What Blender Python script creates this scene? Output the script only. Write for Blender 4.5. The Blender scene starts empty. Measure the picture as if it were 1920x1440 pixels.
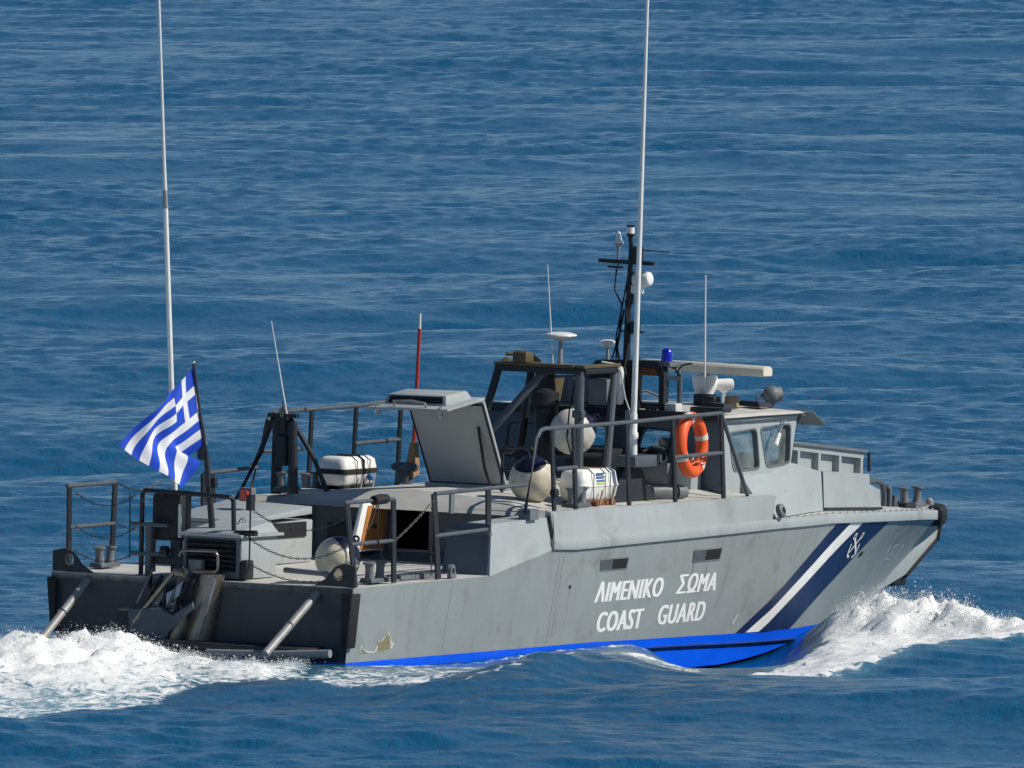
import bpy, bmesh, math, random
import numpy as np
from math import sin, cos, pi, radians, sqrt, atan, atan2
from mathutils import Vector, Matrix
from mathutils.geometry import tessellate_polygon

random.seed(7)
scene = bpy.context.scene
COL = scene.collection

# ------------------------------------------------------------------ camera
FOC = 50000.0                     # focal length in 1920-px-wide pixels
DIST = FOC / 184.0
PITCH = atan(1620 / FOC)
cam_d = bpy.data.cameras.new("camera")
cam = bpy.data.objects.new("camera", cam_d)
COL.objects.link(cam)
cam_d.sensor_width = 36.0
cam_d.lens = 36.0 * FOC / 1920.0
cam_d.clip_start = 1.0
cam_d.clip_end = 20000.0
cam.location = (585 / 184.0, -DIST, DIST * 2130 / FOC)
cam.rotation_euler = (pi / 2 - PITCH, 0, 0)
scene.camera = cam

# ------------------------------------------------------------------ boat pose
TH, ROLL, TRIM = radians(59.5), .033, .0223
BOAT = (Matrix.Rotation(ROLL, 4, 'Y') @ Matrix.Rotation(TH, 4, 'Z') @ Matrix.Rotation(-TRIM, 4, 'Y'))

# ------------------------------------------------------------------ sky and sun
sun_boat = Vector((.30, -.72, .66)).normalized()
to_sun = (Matrix.Rotation(TH, 4, 'Z') @ sun_boat).normalized()
el = math.asin(to_sun.z)
w = bpy.data.worlds.new("World")
scene.world = w
w.use_nodes = True
nt = w.node_tree
sky = nt.nodes.new("ShaderNodeTexSky")
sky.sky_type = 'NISHITA'
sky.sun_disc = False
sky.sun_elevation = el
sky.sun_rotation = atan2(to_sun.x, to_sun.y)
sky.air_density = 1.0
sky.dust_density = 0.0
sky.ozone_density = 4.0
sky.altitude = 2500.0
bg = nt.nodes["Background"]
nt.links.new(sky.outputs[0], bg.inputs[0])
bg.inputs[1].default_value = 0.073
sun_d = bpy.data.lights.new("sun", 'SUN')
sun_d.energy = 4.3
sun_d.angle = radians(.5)
sun_d.color = (1.0, .94, .84)
sun = bpy.data.objects.new("sun", sun_d)
COL.objects.link(sun)
sun.location = to_sun * 100
sun.rotation_euler = to_sun.to_track_quat('Z', 'Y').to_euler()
vs = scene.view_settings
vs.view_transform = 'Standard'
vs.look = 'None'
vs.exposure = 0.0
vs.gamma = 1.0
scene.cycles.max_bounces = 6
scene.cycles.transparent_max_bounces = 8

# ------------------------------------------------------------------ materials
MATS = {}


def pm(name, col, rough=.55, metal=0.0, var=.08, scale=4.0, bump=0.0, bscale=60.0, spec=.4, stretch=(1, 1, 1), var2=0.0, coat=0.0):
    m = bpy.data.materials.new(name)
    m.use_nodes = True
    n, l = m.node_tree.nodes, m.node_tree.links
    b = n["Principled BSDF"]
    b.inputs["Roughness"].default_value = rough
    b.inputs["Metallic"].default_value = metal
    b.inputs["Specular IOR Level"].default_value = spec
    if coat:
        b.inputs["Coat Weight"].default_value = coat
    tc = n.new("ShaderNodeTexCoord")
    mp = n.new("ShaderNodeMapping")
    mp.inputs["Scale"].default_value = stretch
    l.new(tc.outputs["Object"], mp.inputs[0])
    nz = n.new("ShaderNodeTexNoise")
    nz.inputs["Scale"].default_value = scale
    nz.inputs["Detail"].default_value = 6
    nz.inputs["Roughness"].default_value = .65
    l.new(mp.outputs[0], nz.inputs["Vector"])
    mr = n.new("ShaderNodeMapRange")
    mr.inputs[1].default_value = .3
    mr.inputs[2].default_value = .7
    mr.inputs[3].default_value = 1 - var
    mr.inputs[4].default_value = 1 + var
    l.new(nz.outputs[0], mr.inputs[0])
    mx = n.new("ShaderNodeVectorMath")
    mx.operation = 'SCALE'
    mx.inputs[0].default_value = col
    l.new(mr.outputs[0], mx.inputs["Scale"])
    l.new(mx.outputs[0], b.inputs["Base Color"])
    if bump:
        n2 = n.new("ShaderNodeTexNoise")
        n2.inputs["Scale"].default_value = bscale
        n2.inputs["Detail"].default_value = 3
        l.new(tc.outputs["Object"], n2.inputs["Vector"])
        bp = n.new("ShaderNodeBump")
        bp.inputs["Strength"].default_value = bump
        bp.inputs["Distance"].default_value = .01
        l.new(n2.outputs[0], bp.inputs["Height"])
        l.new(bp.outputs[0], b.inputs["Normal"])
    MATS[name] = m
    return m


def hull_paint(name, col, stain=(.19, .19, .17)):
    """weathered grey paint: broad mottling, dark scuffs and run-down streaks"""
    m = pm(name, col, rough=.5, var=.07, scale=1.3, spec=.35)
    n, l = m.node_tree.nodes, m.node_tree.links
    b = n["Principled BSDF"]
    src = b.inputs["Base Color"].links[0].from_socket
    tc = n.new("ShaderNodeTexCoord")
    # scuffs
    nz = n.new("ShaderNodeTexNoise")
    nz.inputs["Scale"].default_value = 1.9
    nz.inputs["Detail"].default_value = 9
    nz.inputs["Roughness"].default_value = .62
    nz.inputs["Distortion"].default_value = .6
    l.new(tc.outputs["Object"], nz.inputs["Vector"])
    r1 = n.new("ShaderNodeMapRange")
    r1.inputs[1].default_value = .555
    r1.inputs[2].default_value = .72
    r1.inputs[4].default_value = .72
    l.new(nz.outputs[0], r1.inputs[0])
    # streaks
    mp = n.new("ShaderNodeMapping")
    mp.inputs["Scale"].default_value = (7, 7, .5)
    l.new(tc.outputs["Object"], mp.inputs[0])
    n3 = n.new("ShaderNodeTexNoise")
    n3.inputs["Scale"].default_value = 1.0
    n3.inputs["Detail"].default_value = 5
    l.new(mp.outputs[0], n3.inputs["Vector"])
    r2 = n.new("ShaderNodeMapRange")
    r2.inputs[1].default_value = .56
    r2.inputs[2].default_value = .8
    r2.inputs[4].default_value = .55
    l.new(n3.outputs[0], r2.inputs[0])
    ad = n.new("ShaderNodeMath")
    ad.operation = 'MAXIMUM'
    l.new(r1.outputs[0], ad.inputs[0])
    l.new(r2.outputs[0], ad.inputs[1])
    mix = n.new("ShaderNodeMix")
    mix.data_type = 'RGBA'
    mix.inputs["B"].default_value = (*stain, 1)
    l.new(ad.outputs[0], mix.inputs["Factor"])
    l.new(src, mix.inputs["A"])
    l.new(mix.outputs["Result"], b.inputs["Base Color"])
    # faint plate unevenness
    n4 = n.new("ShaderNodeTexNoise")
    n4.inputs["Scale"].default_value = 2.4
    n4.inputs["Detail"].default_value = 2
    l.new(tc.outputs["Object"], n4.inputs["Vector"])
    bp = n.new("ShaderNodeBump")
    bp.inputs["Strength"].default_value = .35
    bp.inputs["Distance"].default_value = .03
    l.new(n4.outputs[0], bp.inputs["Height"])
    l.new(bp.outputs[0], b.inputs["Normal"])
    return m


def glass_mat(name, tint=(.75, .85, .82), gloss=.08, lighten_haze=0):
    m = bpy.data.materials.new(name)
    m.use_nodes = True
    n, l = m.node_tree.nodes, m.node_tree.links
    n.remove(n["Principled BSDF"])
    out = n["Material Output"]
    tr = n.new("ShaderNodeBsdfTransparent")
    tr.inputs[0].default_value = (*tint, 1)
    gl = n.new("ShaderNodeBsdfGlossy")
    gl.inputs["Roughness"].default_value = gloss
    fr = n.new("ShaderNodeFresnel")
    fr.inputs[0].default_value = 1.5
    mx = n.new("ShaderNodeMixShader")
    l.new(fr.outputs[0], mx.inputs[0])
    l.new(tr.outputs[0], mx.inputs[1])
    l.new(gl.outputs[0], mx.inputs[2])
    if lighten_haze:
        df = n.new("ShaderNodeBsdfDiffuse")
        df.inputs[0].default_value = (.42, .48, .45, 1)  # pale green mixed in to lighten the dark panes
        nz = n.new("ShaderNodeTexNoise")
        nz.inputs["Scale"].default_value = 5
        tc_ = n.new("ShaderNodeTexCoord")
        l.new(tc_.outputs["Object"], nz.inputs["Vector"])
        mr_ = n.new("ShaderNodeMapRange")
        mr_.inputs[1].default_value = .3
        mr_.inputs[2].default_value = .7
        mr_.inputs[3].default_value = lighten_haze * .5
        mr_.inputs[4].default_value = lighten_haze * 1.5
        l.new(nz.outputs[0], mr_.inputs[0])
        m2 = n.new("ShaderNodeMixShader")
        l.new(mr_.outputs[0], m2.inputs[0])
        l.new(mx.outputs[0], m2.inputs[1])
        l.new(df.outputs[0], m2.inputs[2])
        mx = m2
    l.new(mx.outputs[0], out.inputs[0])
    MATS[name] = m
    return m


hull_paint("grey_paint", (.284, .314, .315))
hull_paint("pale_grey_paint", (.36, .395, .40), stain=(.26, .27, .26))
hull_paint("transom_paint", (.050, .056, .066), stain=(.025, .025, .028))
hull_paint("shade_grey", (.105, .128, .155), stain=(.07, .08, .09))  # darker grey, the shade of aft-facing walls put into the colour
pm("deck_grey", (.50, .495, .465), rough=.85, var=.14, scale=2.2, bump=.3, bscale=90)
pm("rail_grey", (.085, .10, .115), rough=.5, var=.15, scale=6)
pm("dark_grey", (.018, .021, .026), rough=.5, var=.2, scale=6)
pm("mid_grey", (.15, .165, .175), rough=.5, var=.12, scale=5)
pm("black_rubber", (.014, .014, .016), rough=.65, var=.25, scale=8, bump=.2)
pm("interior_black", (.012, .012, .014), rough=.8)
pm("white_plastic", (.79, .79, .755), rough=.4, var=.09, scale=7)
pm("white_glaze", (.82, .82, .80), rough=.25, var=.03)
pm("cream_plastic", (.74, .69, .55), rough=.4, var=.05)
pm("fender_cream", (.57, .52, .40), rough=.5, var=.24, scale=9)
pm("fender_white", (.58, .565, .52), rough=.5, var=.22, scale=9)
pm("navy_plastic", (.010, .011, .035), rough=.3, var=.2)
pm("orange_foam", (.86, .115, .022), rough=.5, var=.08, scale=9, bump=.15, bscale=40)
pm("orange_rope", (.75, .16, .04), rough=.8)
pm("reflective_tape", (.72, .70, .66), rough=.35, var=.1, scale=14)
pm("navy_paint", (.013, .024, .085), rough=.4, var=.3, scale=3)
pm("white_paint", (.87, .87, .84), rough=.5, var=.07, scale=4)
pm("faded_white_paint", (.46, .52, .54), rough=.5, var=.2, scale=14)
pm("blue_antifouling", (.002, .11, .90), rough=.35, var=.10, scale=3)
pm("boot_stripe", (.012, .03, .12), rough=.6, var=.5, scale=6)
pm("olive_paint", (.10, .082, .04), rough=.6, var=.25, scale=5)
pm("primer_olive", (.23, .205, .115), rough=.7, var=.2, scale=16)
pm("primer_white", (.50, .51, .46), rough=.7, var=.12, scale=16)
pm("stainless", (.58, .56, .52), rough=.28, metal=1.0, var=.15, scale=9)
pm("galvanised", (.30, .30, .30), rough=.55, metal=.3, var=.2, scale=8)
pm("dull_steel", (.23, .21, .175), rough=.42, metal=.75, var=.25, scale=6)
pm("wood_veneer", (.50, .20, .055), rough=.5, var=.18, scale=3, stretch=(8, 8, 1))
pm("rust_wood", (.20, .075, .03), rough=.8, var=.5, scale=12)
pm("chain_steel", (.085, .085, .085), rough=.5, metal=.4)
pm("red_paint", (.42, .035, .018), rough=.45)
pm("signal_red", (.85, .10, .05), rough=.4)
pm("tan_cloth", (.34, .21, .11), rough=.9, var=.3, scale=20)
pm("strap_black", (.02, .02, .02), rough=.7)
pm("strap_tan", (.34, .25, .15), rough=.8, var=.3, scale=20)
pm("label_blue", (.05, .18, .45), rough=.5)
pm("label_yellow", (.62, .62, .08), rough=.5)
pm("hatch_lining", (.40, .41, .41), rough=.7, var=.06)
pm("flag_blue", (.006, .065, .55), rough=.75, var=.05, scale=3)
pm("flag_white", (.78, .79, .82), rough=.75, var=.03, scale=3)
pm("skin", (.50, .23, .13), rough=.55, var=.05)
pm("shirt_grey", (.12, .125, .14), rough=.9)
pm("hair_dark", (.02, .015, .012), rough=.7)
pm("console_grey", (.20, .22, .215), rough=.6, var=.2)
pm("console_pale", (.55, .58, .56), rough=.6, var=.1)
glass_mat("window_glass", (.80, .90, .86), .05, .26)
glass_mat("clear_glass", (.82, .90, .90), .05)
m = pm("blue_lamp", (.003, .008, .42), rough=.12, var=.05, spec=.6, coat=.6)

# ------------------------------------------------------------------ mesh builder


class MB:
    def __init__(s):
        s.v, s.f, s.mi = [], [], []

    def add(s, vs_, fs, mi=0):
        o = len(s.v)
        s.v += [tuple(v) for v in vs_]
        s.f += [tuple(i + o for i in f) for f in fs]
        s.mi += [mi] * len(fs)
        return s

    def box(s, x0, x1, y0, y1, z0, z1, mi=0):
        v = [(x, y, z) for x in (x0, x1) for y in (y0, y1) for z in (z0, z1)]
        return s.add(v, [(0, 1, 3, 2), (4, 6, 7, 5), (0, 4, 5, 1), (2, 3, 7, 6), (0, 2, 6, 4), (1, 5, 7, 3)], mi)

    def hexa(s, a, b, mi=0):
        """a, b: two matching 4-point loops"""
        return s.loft([a, b], True, True, mi)

    def loft(s, loops, cap0=True, cap1=True, mi=0, closed=True):
        n = len(loops[0])
        v = [p for lp in loops for p in lp]
        f = []
        for i in range(len(loops) - 1):
            for j in range(n if closed else n - 1):
                k = (j + 1) % n
                f.append((i * n + j, i * n + k, (i + 1) * n + k, (i + 1) * n + j))
        if cap0:
            f.append(tuple(range(n - 1, -1, -1)))
        if cap1:
            f.append(tuple((len(loops) - 1) * n + j for j in range(n)))
        return s.add(v, f, mi)

    def prism(s, poly, vec, mi=0):
        vec = Vector(vec)
        a = [Vector(p) for p in poly]
        return s.loft([a, [p + vec for p in a]], mi=mi)

    def ring_at(s, c, d, r, n, up=None, r2=None):
        d = Vector(d).normalized()
        up = Vector(up) if up else (Vector((0, 0, 1)) if abs(d.z) < .9 else Vector((1, 0, 0)))
        u = d.cross(up).normalized()
        w_ = u.cross(d).normalized()
        r2 = r if r2 is None else r2
        return [Vector(c) + u * (r * cos(2 * pi * i / n)) + w_ * (r2 * sin(2 * pi * i / n)) for i in range(n)]

    def tube(s, pts, r, n=8, mi=0, caps=True):
        pts = [Vector(p) for p in pts]
        rs = r if isinstance(r, (list, tuple)) else [r] * len(pts)
        loops = []
        for i, p in enumerate(pts):
            if i == 0:
                d = pts[1] - p
            elif i == len(pts) - 1:
                d = p - pts[-2]
            else:
                d = (pts[i + 1] - p).normalized() + (p - pts[i - 1]).normalized()
            loops.append(s.ring_at(p, d, rs[i], n))
        return s.loft(loops, caps, caps, mi)

    def bar(s, p0, p1, wd, dp, up=(1, 0, 0), mi=0):
        """flat bar: wd along 'up x axis' direction, dp along up"""
        p0, p1 = Vector(p0), Vector(p1)
        d = (p1 - p0).normalized()
        u = Vector(up)
        u = (u - d * u.dot(d)).normalized()
        w_ = d.cross(u)
        q = [(-.5, -.5), (.5, -.5), (.5, .5), (-.5, .5)]
        return s.loft([[p + w_ * (a * wd) + u * (b * dp) for a, b in q] for p in (p0, p1)], mi=mi)

    def lathe(s, c, axis, prof, n=20, mi=0, caps=True):
        """prof: list of (radius, distance along axis)"""
        c, axis = Vector(c), Vector(axis).normalized()
        return s.loft([s.ring_at(c + axis * h, axis, max(r, 1e-4), n) for r, h in prof], caps, caps, mi)

    def torus(s, c, axis, R, r, n=40, m_=14, a0=0, a1=2 * pi, mi=0, up=None):
        c, axis = Vector(c), Vector(axis).normalized()
        full = abs(a1 - a0 - 2 * pi) < 1e-4
        up = Vector(up) if up else (Vector((0, 0, 1)) if abs(axis.z) < .9 else Vector((1, 0, 0)))
        u = axis.cross(up).normalized()
        v_ = u.cross(axis).normalized()
        loops = []
        for i in range(n + (0 if full else 1)):
            a = a0 + (a1 - a0) * i / n
            rad = u * cos(a) + v_ * sin(a)
            cc = c + rad * R
            loops.append([cc + rad * (r * cos(2 * pi * j / m_)) + axis * (r * sin(2 * pi * j / m_)) for j in range(m_)])
        if full:
            loops.append(loops[0])
            return s.loft(loops, False, False, mi)
        return s.loft(loops, True, True, mi)

    def ball(s, c, rad, nu=20, nv=12, mi=0, axis=(0, 0, 1)):
        rx, rz = (rad, rad) if not isinstance(rad, tuple) else rad
        return s.lathe(c, axis, [(rx * sin(pi * i / nv), -rz * cos(pi * i / nv)) for i in range(nv + 1)], nu, mi, False)

    def holed(s, outer, holes, fn, mi=0):
        """2-D polygon with holes, mapped to 3-D by fn(u, v)"""
        loops = [[Vector((a, b, 0)) for a, b in outer]] + [[Vector((a, b, 0)) for a, b in h] for h in holes]
        tri = tessellate_polygon(loops)
        flat = [p for lp in loops for p in lp]
        return s.add([fn(p.x, p.y) for p in flat], [tuple(t) for t in tri], mi)

    def build(s, name, mats, parent=None, smooth=35, bevel=0, recalc=True, **kw):
        me = bpy.data.meshes.new(name)
        me.from_pydata(s.v, [], s.f)
        if not isinstance(mats, (list, tuple)):
            mats = [mats]
        for q in mats:
            me.materials.append(MATS[q])
        if len(mats) > 1:
            me.polygons.foreach_set("material_index", s.mi)
        if recalc:
            bm = bmesh.new()
            bm.from_mesh(me)
            bmesh.ops.remove_doubles(bm, verts=bm.verts, dist=1e-5)
            bmesh.ops.recalc_face_normals(bm, faces=bm.faces)
            if bevel:
                es = [e for e in bm.edges if e.is_manifold and e.calc_face_angle(0) > .6]
                bmesh.ops.bevel(bm, geom=es, offset=bevel, segments=2, affect='EDGES', profile=.5, clamp_overlap=True)
            bm.to_mesh(me)
            bm.free()
        if smooth:
            me.shade_smooth()
            me.set_sharp_from_angle(angle=radians(smooth))
        o = bpy.data.objects.new(name, me)
        COL.objects.link(o)
        if parent is not None:
            o.parent = parent
        for k, v in kw.items():
            o[k] = v
        return o


def thing(name, label, cat, local=(0, 0, 0), group=None):
    """an Empty standing on the boat at a boat-frame point"""
    o = bpy.data.objects.new(name, None)
    o.empty_display_size = .2
    COL.objects.link(o)
    o.matrix_world = BOAT @ Matrix.Translation(Vector(local))
    o["label"], o["category"] = label, cat
    if group:
        o["group"] = group
    return o


def rrect(cu, cv, hu, hv, r, n=5):
    out = []
    for sx, sy, a0 in ((1, 1, 0), (-1, 1, pi / 2), (-1, -1, pi), (1, -1, 1.5 * pi)):
        for i in range(n + 1):
            a = a0 + pi / 2 * i / n
            out.append((cu + sx * (hu - r) + r * cos(a), cv + sy * (hv - r) + r * sin(a)))
    return out


def rquad(pts, r=.05, n=4):
    """rounded polygon from corner points (2-D)"""
    out = []
    m_ = len(pts)
    for i in range(m_):
        p, a, b = Vector(pts[i]), Vector(pts[i - 1]), Vector(pts[(i + 1) % m_])
        da, db = (a - p).normalized(), (b - p).normalized()
        p0, p1 = p + da * r, p + db * r
        for k in range(n + 1):
            t = k / n
            q = p0 * (1 - t) ** 2 + p * 2 * t * (1 - t) + p1 * t * t
            out.append((q.x, q.y))
    return out


def catenary(a, b, sag, n=18):
    a, b = Vector(a), Vector(b)
    return [a.lerp(b, i / n) - Vector((0, 0, sag * 4 * (i / n) * (1 - i / n))) for i in range(n + 1)]


# ------------------------------------------------------------------ hull lines (boat frame: x forward, y port, z up)
HX = [0, 2.6, 3.84, 4.3, 6.7, 8.7, 10.1, 11.5, 12.6, 13.6, 14.1, 14.4]
HZT = [.77, .80, 1.02, 1.0, 1.03, 1.05, 1.04, .99, .95, .91, .88, .85]
PX = [0, 3, 7, 9, 11, 12.5, 13.8, 14.4]
PY = [1.8, 1.88, 1.88, 1.78, 1.45, 1.1, .73, .50]
CX = [0, 6, 8, 9, 10, 11, 12, 12.8, 13.4, 14.0, 14.4]
CY = [1.68, 1.66, 1.52, 1.38, 1.18, .93, .68, .48, .36, .34, .34]
CZ = [-.35, -.35, -.35, -.31, -.23, -.13, -.02, .07, .15, .45, .80]
KX = [0, 8, 10, 11.5, 12.6, 13.4, 14.4]
KZ = [-.75, -.75, -.68, -.5, -.25, 0, .6]


def ip(x, a, b):
    return float(np.interp(x, a, b))


def HY(x, z):
    zt, zc, yt, yc = ip(x, HX, HZT), ip(x, CX, CZ), ip(x, PX, PY), ip(x, CX, CY)
    t = min(max((z - zc) / (zt - zc), 0), 1.2)
    p = 1 + .35 * min(max((x - 9) / 4, 0), 1)
    return -(yc + (yt - yc) * t ** p)


def on_hull(x, z, off=.004):
    e = .02
    y = HY(x, z)
    dx = (HY(x + e, z) - HY(x - e, z)) / (2 * e)
    dz = (HY(x, z + e) - HY(x, z - e)) / (2 * e)
    n = Vector((dx, -1, dz)).normalized()
    return Vector((x, y, z)) + n * off


def blue_z(x):
    return ip(x, [0, 5, 7.2, 10, 12.2, 14.4], [.01, .015, -.015, -.075, -.1, -.1])


# the boat
boat = thing("patrol_boat", "grey coast guard patrol boat under way, white Greek and English lettering on its side", "boat")

XS = [0, .6, 1.2, 1.9, 2.6, 3.2, 3.84, 4.3, 5, 5.8, 6.7, 7.4, 8, 8.7, 9.2, 9.7, 10.1, 10.6, 11, 11.5, 12, 12.6, 13, 13.4, 13.7, 14, 14.2, 14.4]
hb, ab, kb = MB(), MB(), MB()
NT = 8
for sgn in (1, -1):
    up_l, lo_l, kl = [], [], []
    for x in XS:
        zt, zc = ip(x, HX, HZT), ip(x, CX, CZ)
        zb = max(zc + .0015, blue_z(x))
        up_l.append([Vector((x, sgn * HY(x, zb + (zt - zb) * i / NT), zb + (zt - zb) * i / NT)) for i in range(NT + 1)])
        lo_l.append([Vector((x, sgn * HY(x, zc + (zb - zc) * i / 3), zc + (zb - zc) * i / 3)) for i in range(4)])
        kz = ip(x, KX, KZ)
        kl.append([Vector((x, 0, min(kz, zc - .002))), Vector((x, sgn * HY(x, zc), zc))])
    hb.loft(up_l, False, False, closed=False)
    ab.loft(lo_l, False, False, closed=False)
    ab.loft(kl, False, False, closed=False)
# transom plate
tb = MB()
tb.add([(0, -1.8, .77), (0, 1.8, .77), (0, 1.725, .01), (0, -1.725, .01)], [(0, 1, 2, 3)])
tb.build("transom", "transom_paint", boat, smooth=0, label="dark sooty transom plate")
ab.add([(0, -1.725, .01), (0, 1.725, .01), (0, 1.68, -.35), (0, 0, -.75), (0, -1.68, -.35)], [(0, 1, 2, 3, 4)])
hull = hb.build("hull", "grey_paint", boat, recalc=True)
ab.build("antifouling", "blue_antifouling", boat, label="bright blue antifouling below the waterline")
# spray rail and scum line
for sgn in (1, -1):
    b = MB()
    for dz, th in ((-.10, .0),):
        lp = []
        for x in XS[:-7]:
            z = blue_z(x) - .085 - .03 * max(0, (x - 6) / 6)
            p = on_hull(x, z, .0)
            q = on_hull(x, z - .035, .0)
            lp.append([(x, sgn * p.y, z), (x, sgn * (p.y - .035), z - .01), (x, sgn * q.y, z - .05)])
        b.loft(lp, True, True)
    b.build("spray_rail", "boot_stripe", boat)
    # rub strake
    b = MB()
    lp = []
    for x in [x for x in XS if x >= 3.84]:
        y, z = ip(x, PX, PY), ip(x, HX, HZT)
        h = .105
        lp.append([(x, sgn * -(y - .05), z), (x, sgn * -(y + .028), z + .004), (x, sgn * -(y + .028), z + h), (x, sgn * -(y - .05), z + h + .004)])
    b.loft(lp)
    b.build("rubbing_strake", "pale_grey_paint", boat, bevel=.006)
# rivets along the fore strake
b = MB()
x = 8.7
while x < 13.9:
    y, z = -ip(x, PX, PY), ip(x, HX, HZT) + .118
    b.lathe((x, y - .0, z - .004), (0, 0, 1), [(.020, 0), (.017, .008), (.001, .011)], 8)
    x += .21
b.build("rivet_row", "pale_grey_paint", boat, kind="stuff")

# navy and white flashes
STR = {"navy_band": [("navy_paint", [10.265, 10.67], [8.19, 8.455]), ("navy_paint", [11.05, 11.985], [8.83, 9.86])],
       "white_band": [("white_paint", [10.678, 11.042], [8.464, 8.82])]}
for nm, lst in STR.items():
    for mt, top, bot in lst:
        b = MB()
        N, K = 26, 8
        lp = []
        for i in range(N + 1):
            t = i / N
            row = []
            for k in range(K + 1):
                s_ = k / K
                xt, xb = top[0] + (top[1] - top[0]) * s_, bot[0] + (bot[1] - bot[0]) * s_
                tt = t
                xx = xb + (xt - xb) * (tt + .06 * sin(pi * tt))
                zt = ip(xt, HX, HZT) - .004
                zb = blue_z(xb) + .004
                row.append(on_hull(xx, zb + (zt - zb) * t, .004))
            lp.append(row)
        b.loft(lp, False, False, closed=False)
        b.build(nm, mt, boat, recalc=False)


def hull_stroke(b, pts, wd, off=.009):
    """ribbon along (x, z) points lying on the starboard hull"""
    P = [Vector(p) for p in pts]
    rows = []
    for i, p in enumerate(P):
        d = (P[min(i + 1, len(P) - 1)] - P[max(i - 1, 0)]).normalized()
        n = Vector((-d.y, d.x))
        a, c = p + n * wd * .5, p - n * wd * .5
        rows.append([on_hull(a.x, a.y, off), on_hull(c.x, c.y, off)])
    b.loft(rows, False, False, closed=False)


b = MB()
rg = lambda cx, cz, rx, rz: [(cx + rx * cos(a * pi / 6), cz + rz * sin(a * pi / 6)) for a in range(13)]
for st, wd in (([(11.03, .838), (11.2, .745), (11.36, .656)], .030), ([(11.24, .628), (11.31, .644), (11.337, .70), (11.325, .74), (11.30, .765)], .026),
               ([(11.225, .835), (11.14, .76), (11.045, .688)], .030), ([(11.125, .632), (11.035, .66), (11.0, .715), (10.988, .785)], .026),
               (rg(10.995, .867, .032, .030), .018), (rg(11.245, .862, .032, .030), .018)):
    hull_stroke(b, st, wd)
b.build("crossed_anchors_emblem", "white_paint", boat, recalc=False)


def lettering(txt, x0, x1, z0, z1, mat, name, bold=.02, shear=0.0, slope=0.0, strike=.011):
    cu = bpy.data.curves.new(name, 'FONT')
    cu.body = txt
    cu.size = 1.0
    cu.space_character = 1.10
    cu.offset = bold
    cu.resolution_u = 4
    cu.shear = shear
    tmp = bpy.data.objects.new(name, cu)
    COL.objects.link(tmp)
    dg = bpy.context.evaluated_depsgraph_get()
    me = bpy.data.meshes.new_from_object(tmp.evaluated_get(dg))
    bpy.data.objects.remove(tmp)
    vs_ = np.array([v.co for v in me.vertices])
    mn, mx_ = vs_.min(0), vs_.max(0)
    capmin = 0.0
    b_ = MB()
    for k in range(4):
        out = []
        for v in vs_:
            u = (v[0] - mn[0]) / (mx_[0] - mn[0])
            t = (v[1] - mn[1]) / (mx_[1] - mn[1])
            x = x0 + (x1 - x0 - 3 * strike) * u + strike * k
            out.append(on_hull(x, z0 + (z1 - z0) * t + slope * (x - x0), 0.0014 + .0003 * k))
        b_.add(out, [tuple(p.vertices) for p in me.polygons])
    o_ = b_.build(name, mat, boat, smooth=0, recalc=False)
    bpy.data.meshes.remove(me)
    return o_


lettering("ΛIMENIKO", 4.87, 6.28, .43, .645, "white_paint", "lettering", .0, .10, .006)
lettering("ΣΩMA", 6.58, 7.47, .45, .655, "white_paint", "lettering", .0, .10, .004)
lettering("COAST", 5.0, 5.95, .115, .325, "white_paint", "lettering", .0, .06, .006)
lettering("GUARD", 6.27, 7.33, .138, .345, "white_paint", "lettering", .0, .06, .004)
lettering("ΛΣ-1", 12.62, 13.30, .50, .67, "faded_white_paint", "lettering", .003, .2, 0, .008)

# weld seam and rust runs
pm("rust_run", (.27, .255, .22), rough=.7, var=.15, scale=20)
pm("seam_grey", (.20, .225, .23), rough=.6)
for xx, za, zb, wd, mt, nm in ((4.02, .03, .98, .010, "seam_grey", "weld_seam"), (9.6, .55, 1.03, .006, "seam_grey", "weld_seam"), (1.9, .03, .78, .007, "seam_grey", "weld_seam"),
                               (4.10, .10, .95, .022, "rust_run", "rust_streak"), (4.33, .18, .60, .014, "rust_run", "rust_streak"), (2.2, .3, .74, .012, "rust_run", "rust_streak"), (6.86, .55, .77, .014, "rust_run", "rust_streak")):
    b = MB()
    rr_s = random.Random(int(xx * 100))
    pts_ = [(xx + rr_s.gauss(0, wd * .25), za + (zb - za) * k / 9) for k in range(10)]
    rows = []
    for k, p_ in enumerate(pts_):
        ww = wd * (.3 + .7 * k / 9) if nm == "rust_streak" else wd
        rows.append([on_hull(p_[0] - ww / 2, p_[1], .0012), on_hull(p_[0] + ww / 2, p_[1], .0012)])
    b.loft(rows, False, False, closed=False)
    b.build(nm, mt, boat, recalc=False)

# two exhaust ports drawn flat, the dark of the recess put into colour
for xa, xb, za, zb in ((4.87, 5.45, .76, .885), (6.80, 7.43, .775, .907)):
    b = MB()
    A = [on_hull(xa, zb, .006), on_hull(xb, zb, .006), on_hull(xb - .01, za, .006), on_hull(xa + .02, za, .006)]
    inn = [p + Vector((.02, .0, 0)) for p in A]
    # flush surround and black panel in place of a modelled recess
    B = [A[0] + Vector((.02, -.001, -.01)), A[1] + Vector((-.02, .0, -.01)), A[2] + Vector((-.02, 0, .01)), A[3] + Vector((.02, 0, .01))]
    b.add(A + B, [(0, 1, 5, 4), (1, 2, 6, 5), (2, 3, 7, 6), (3, 0, 4, 7)], 0)
    b.add(B, [(0, 1, 2, 3)], 1)
    o = b.build("exhaust_port", ["mid_grey", "interior_black"], boat, smooth=0)
    b = MB()
    mid = .42
    m0, m1 = B[0].lerp(B[1], mid), B[3].lerp(B[2], mid)
    of = Vector((0, -.002, 0))
    b.add([B[0] + of, m0 + of, m1 + of, B[3] + of], [(0, 1, 2, 3)])
    b.build("port_wall_patch", "rail_grey", o, smooth=0)  # flat patch, the paler wall of the recess put into colour

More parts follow.
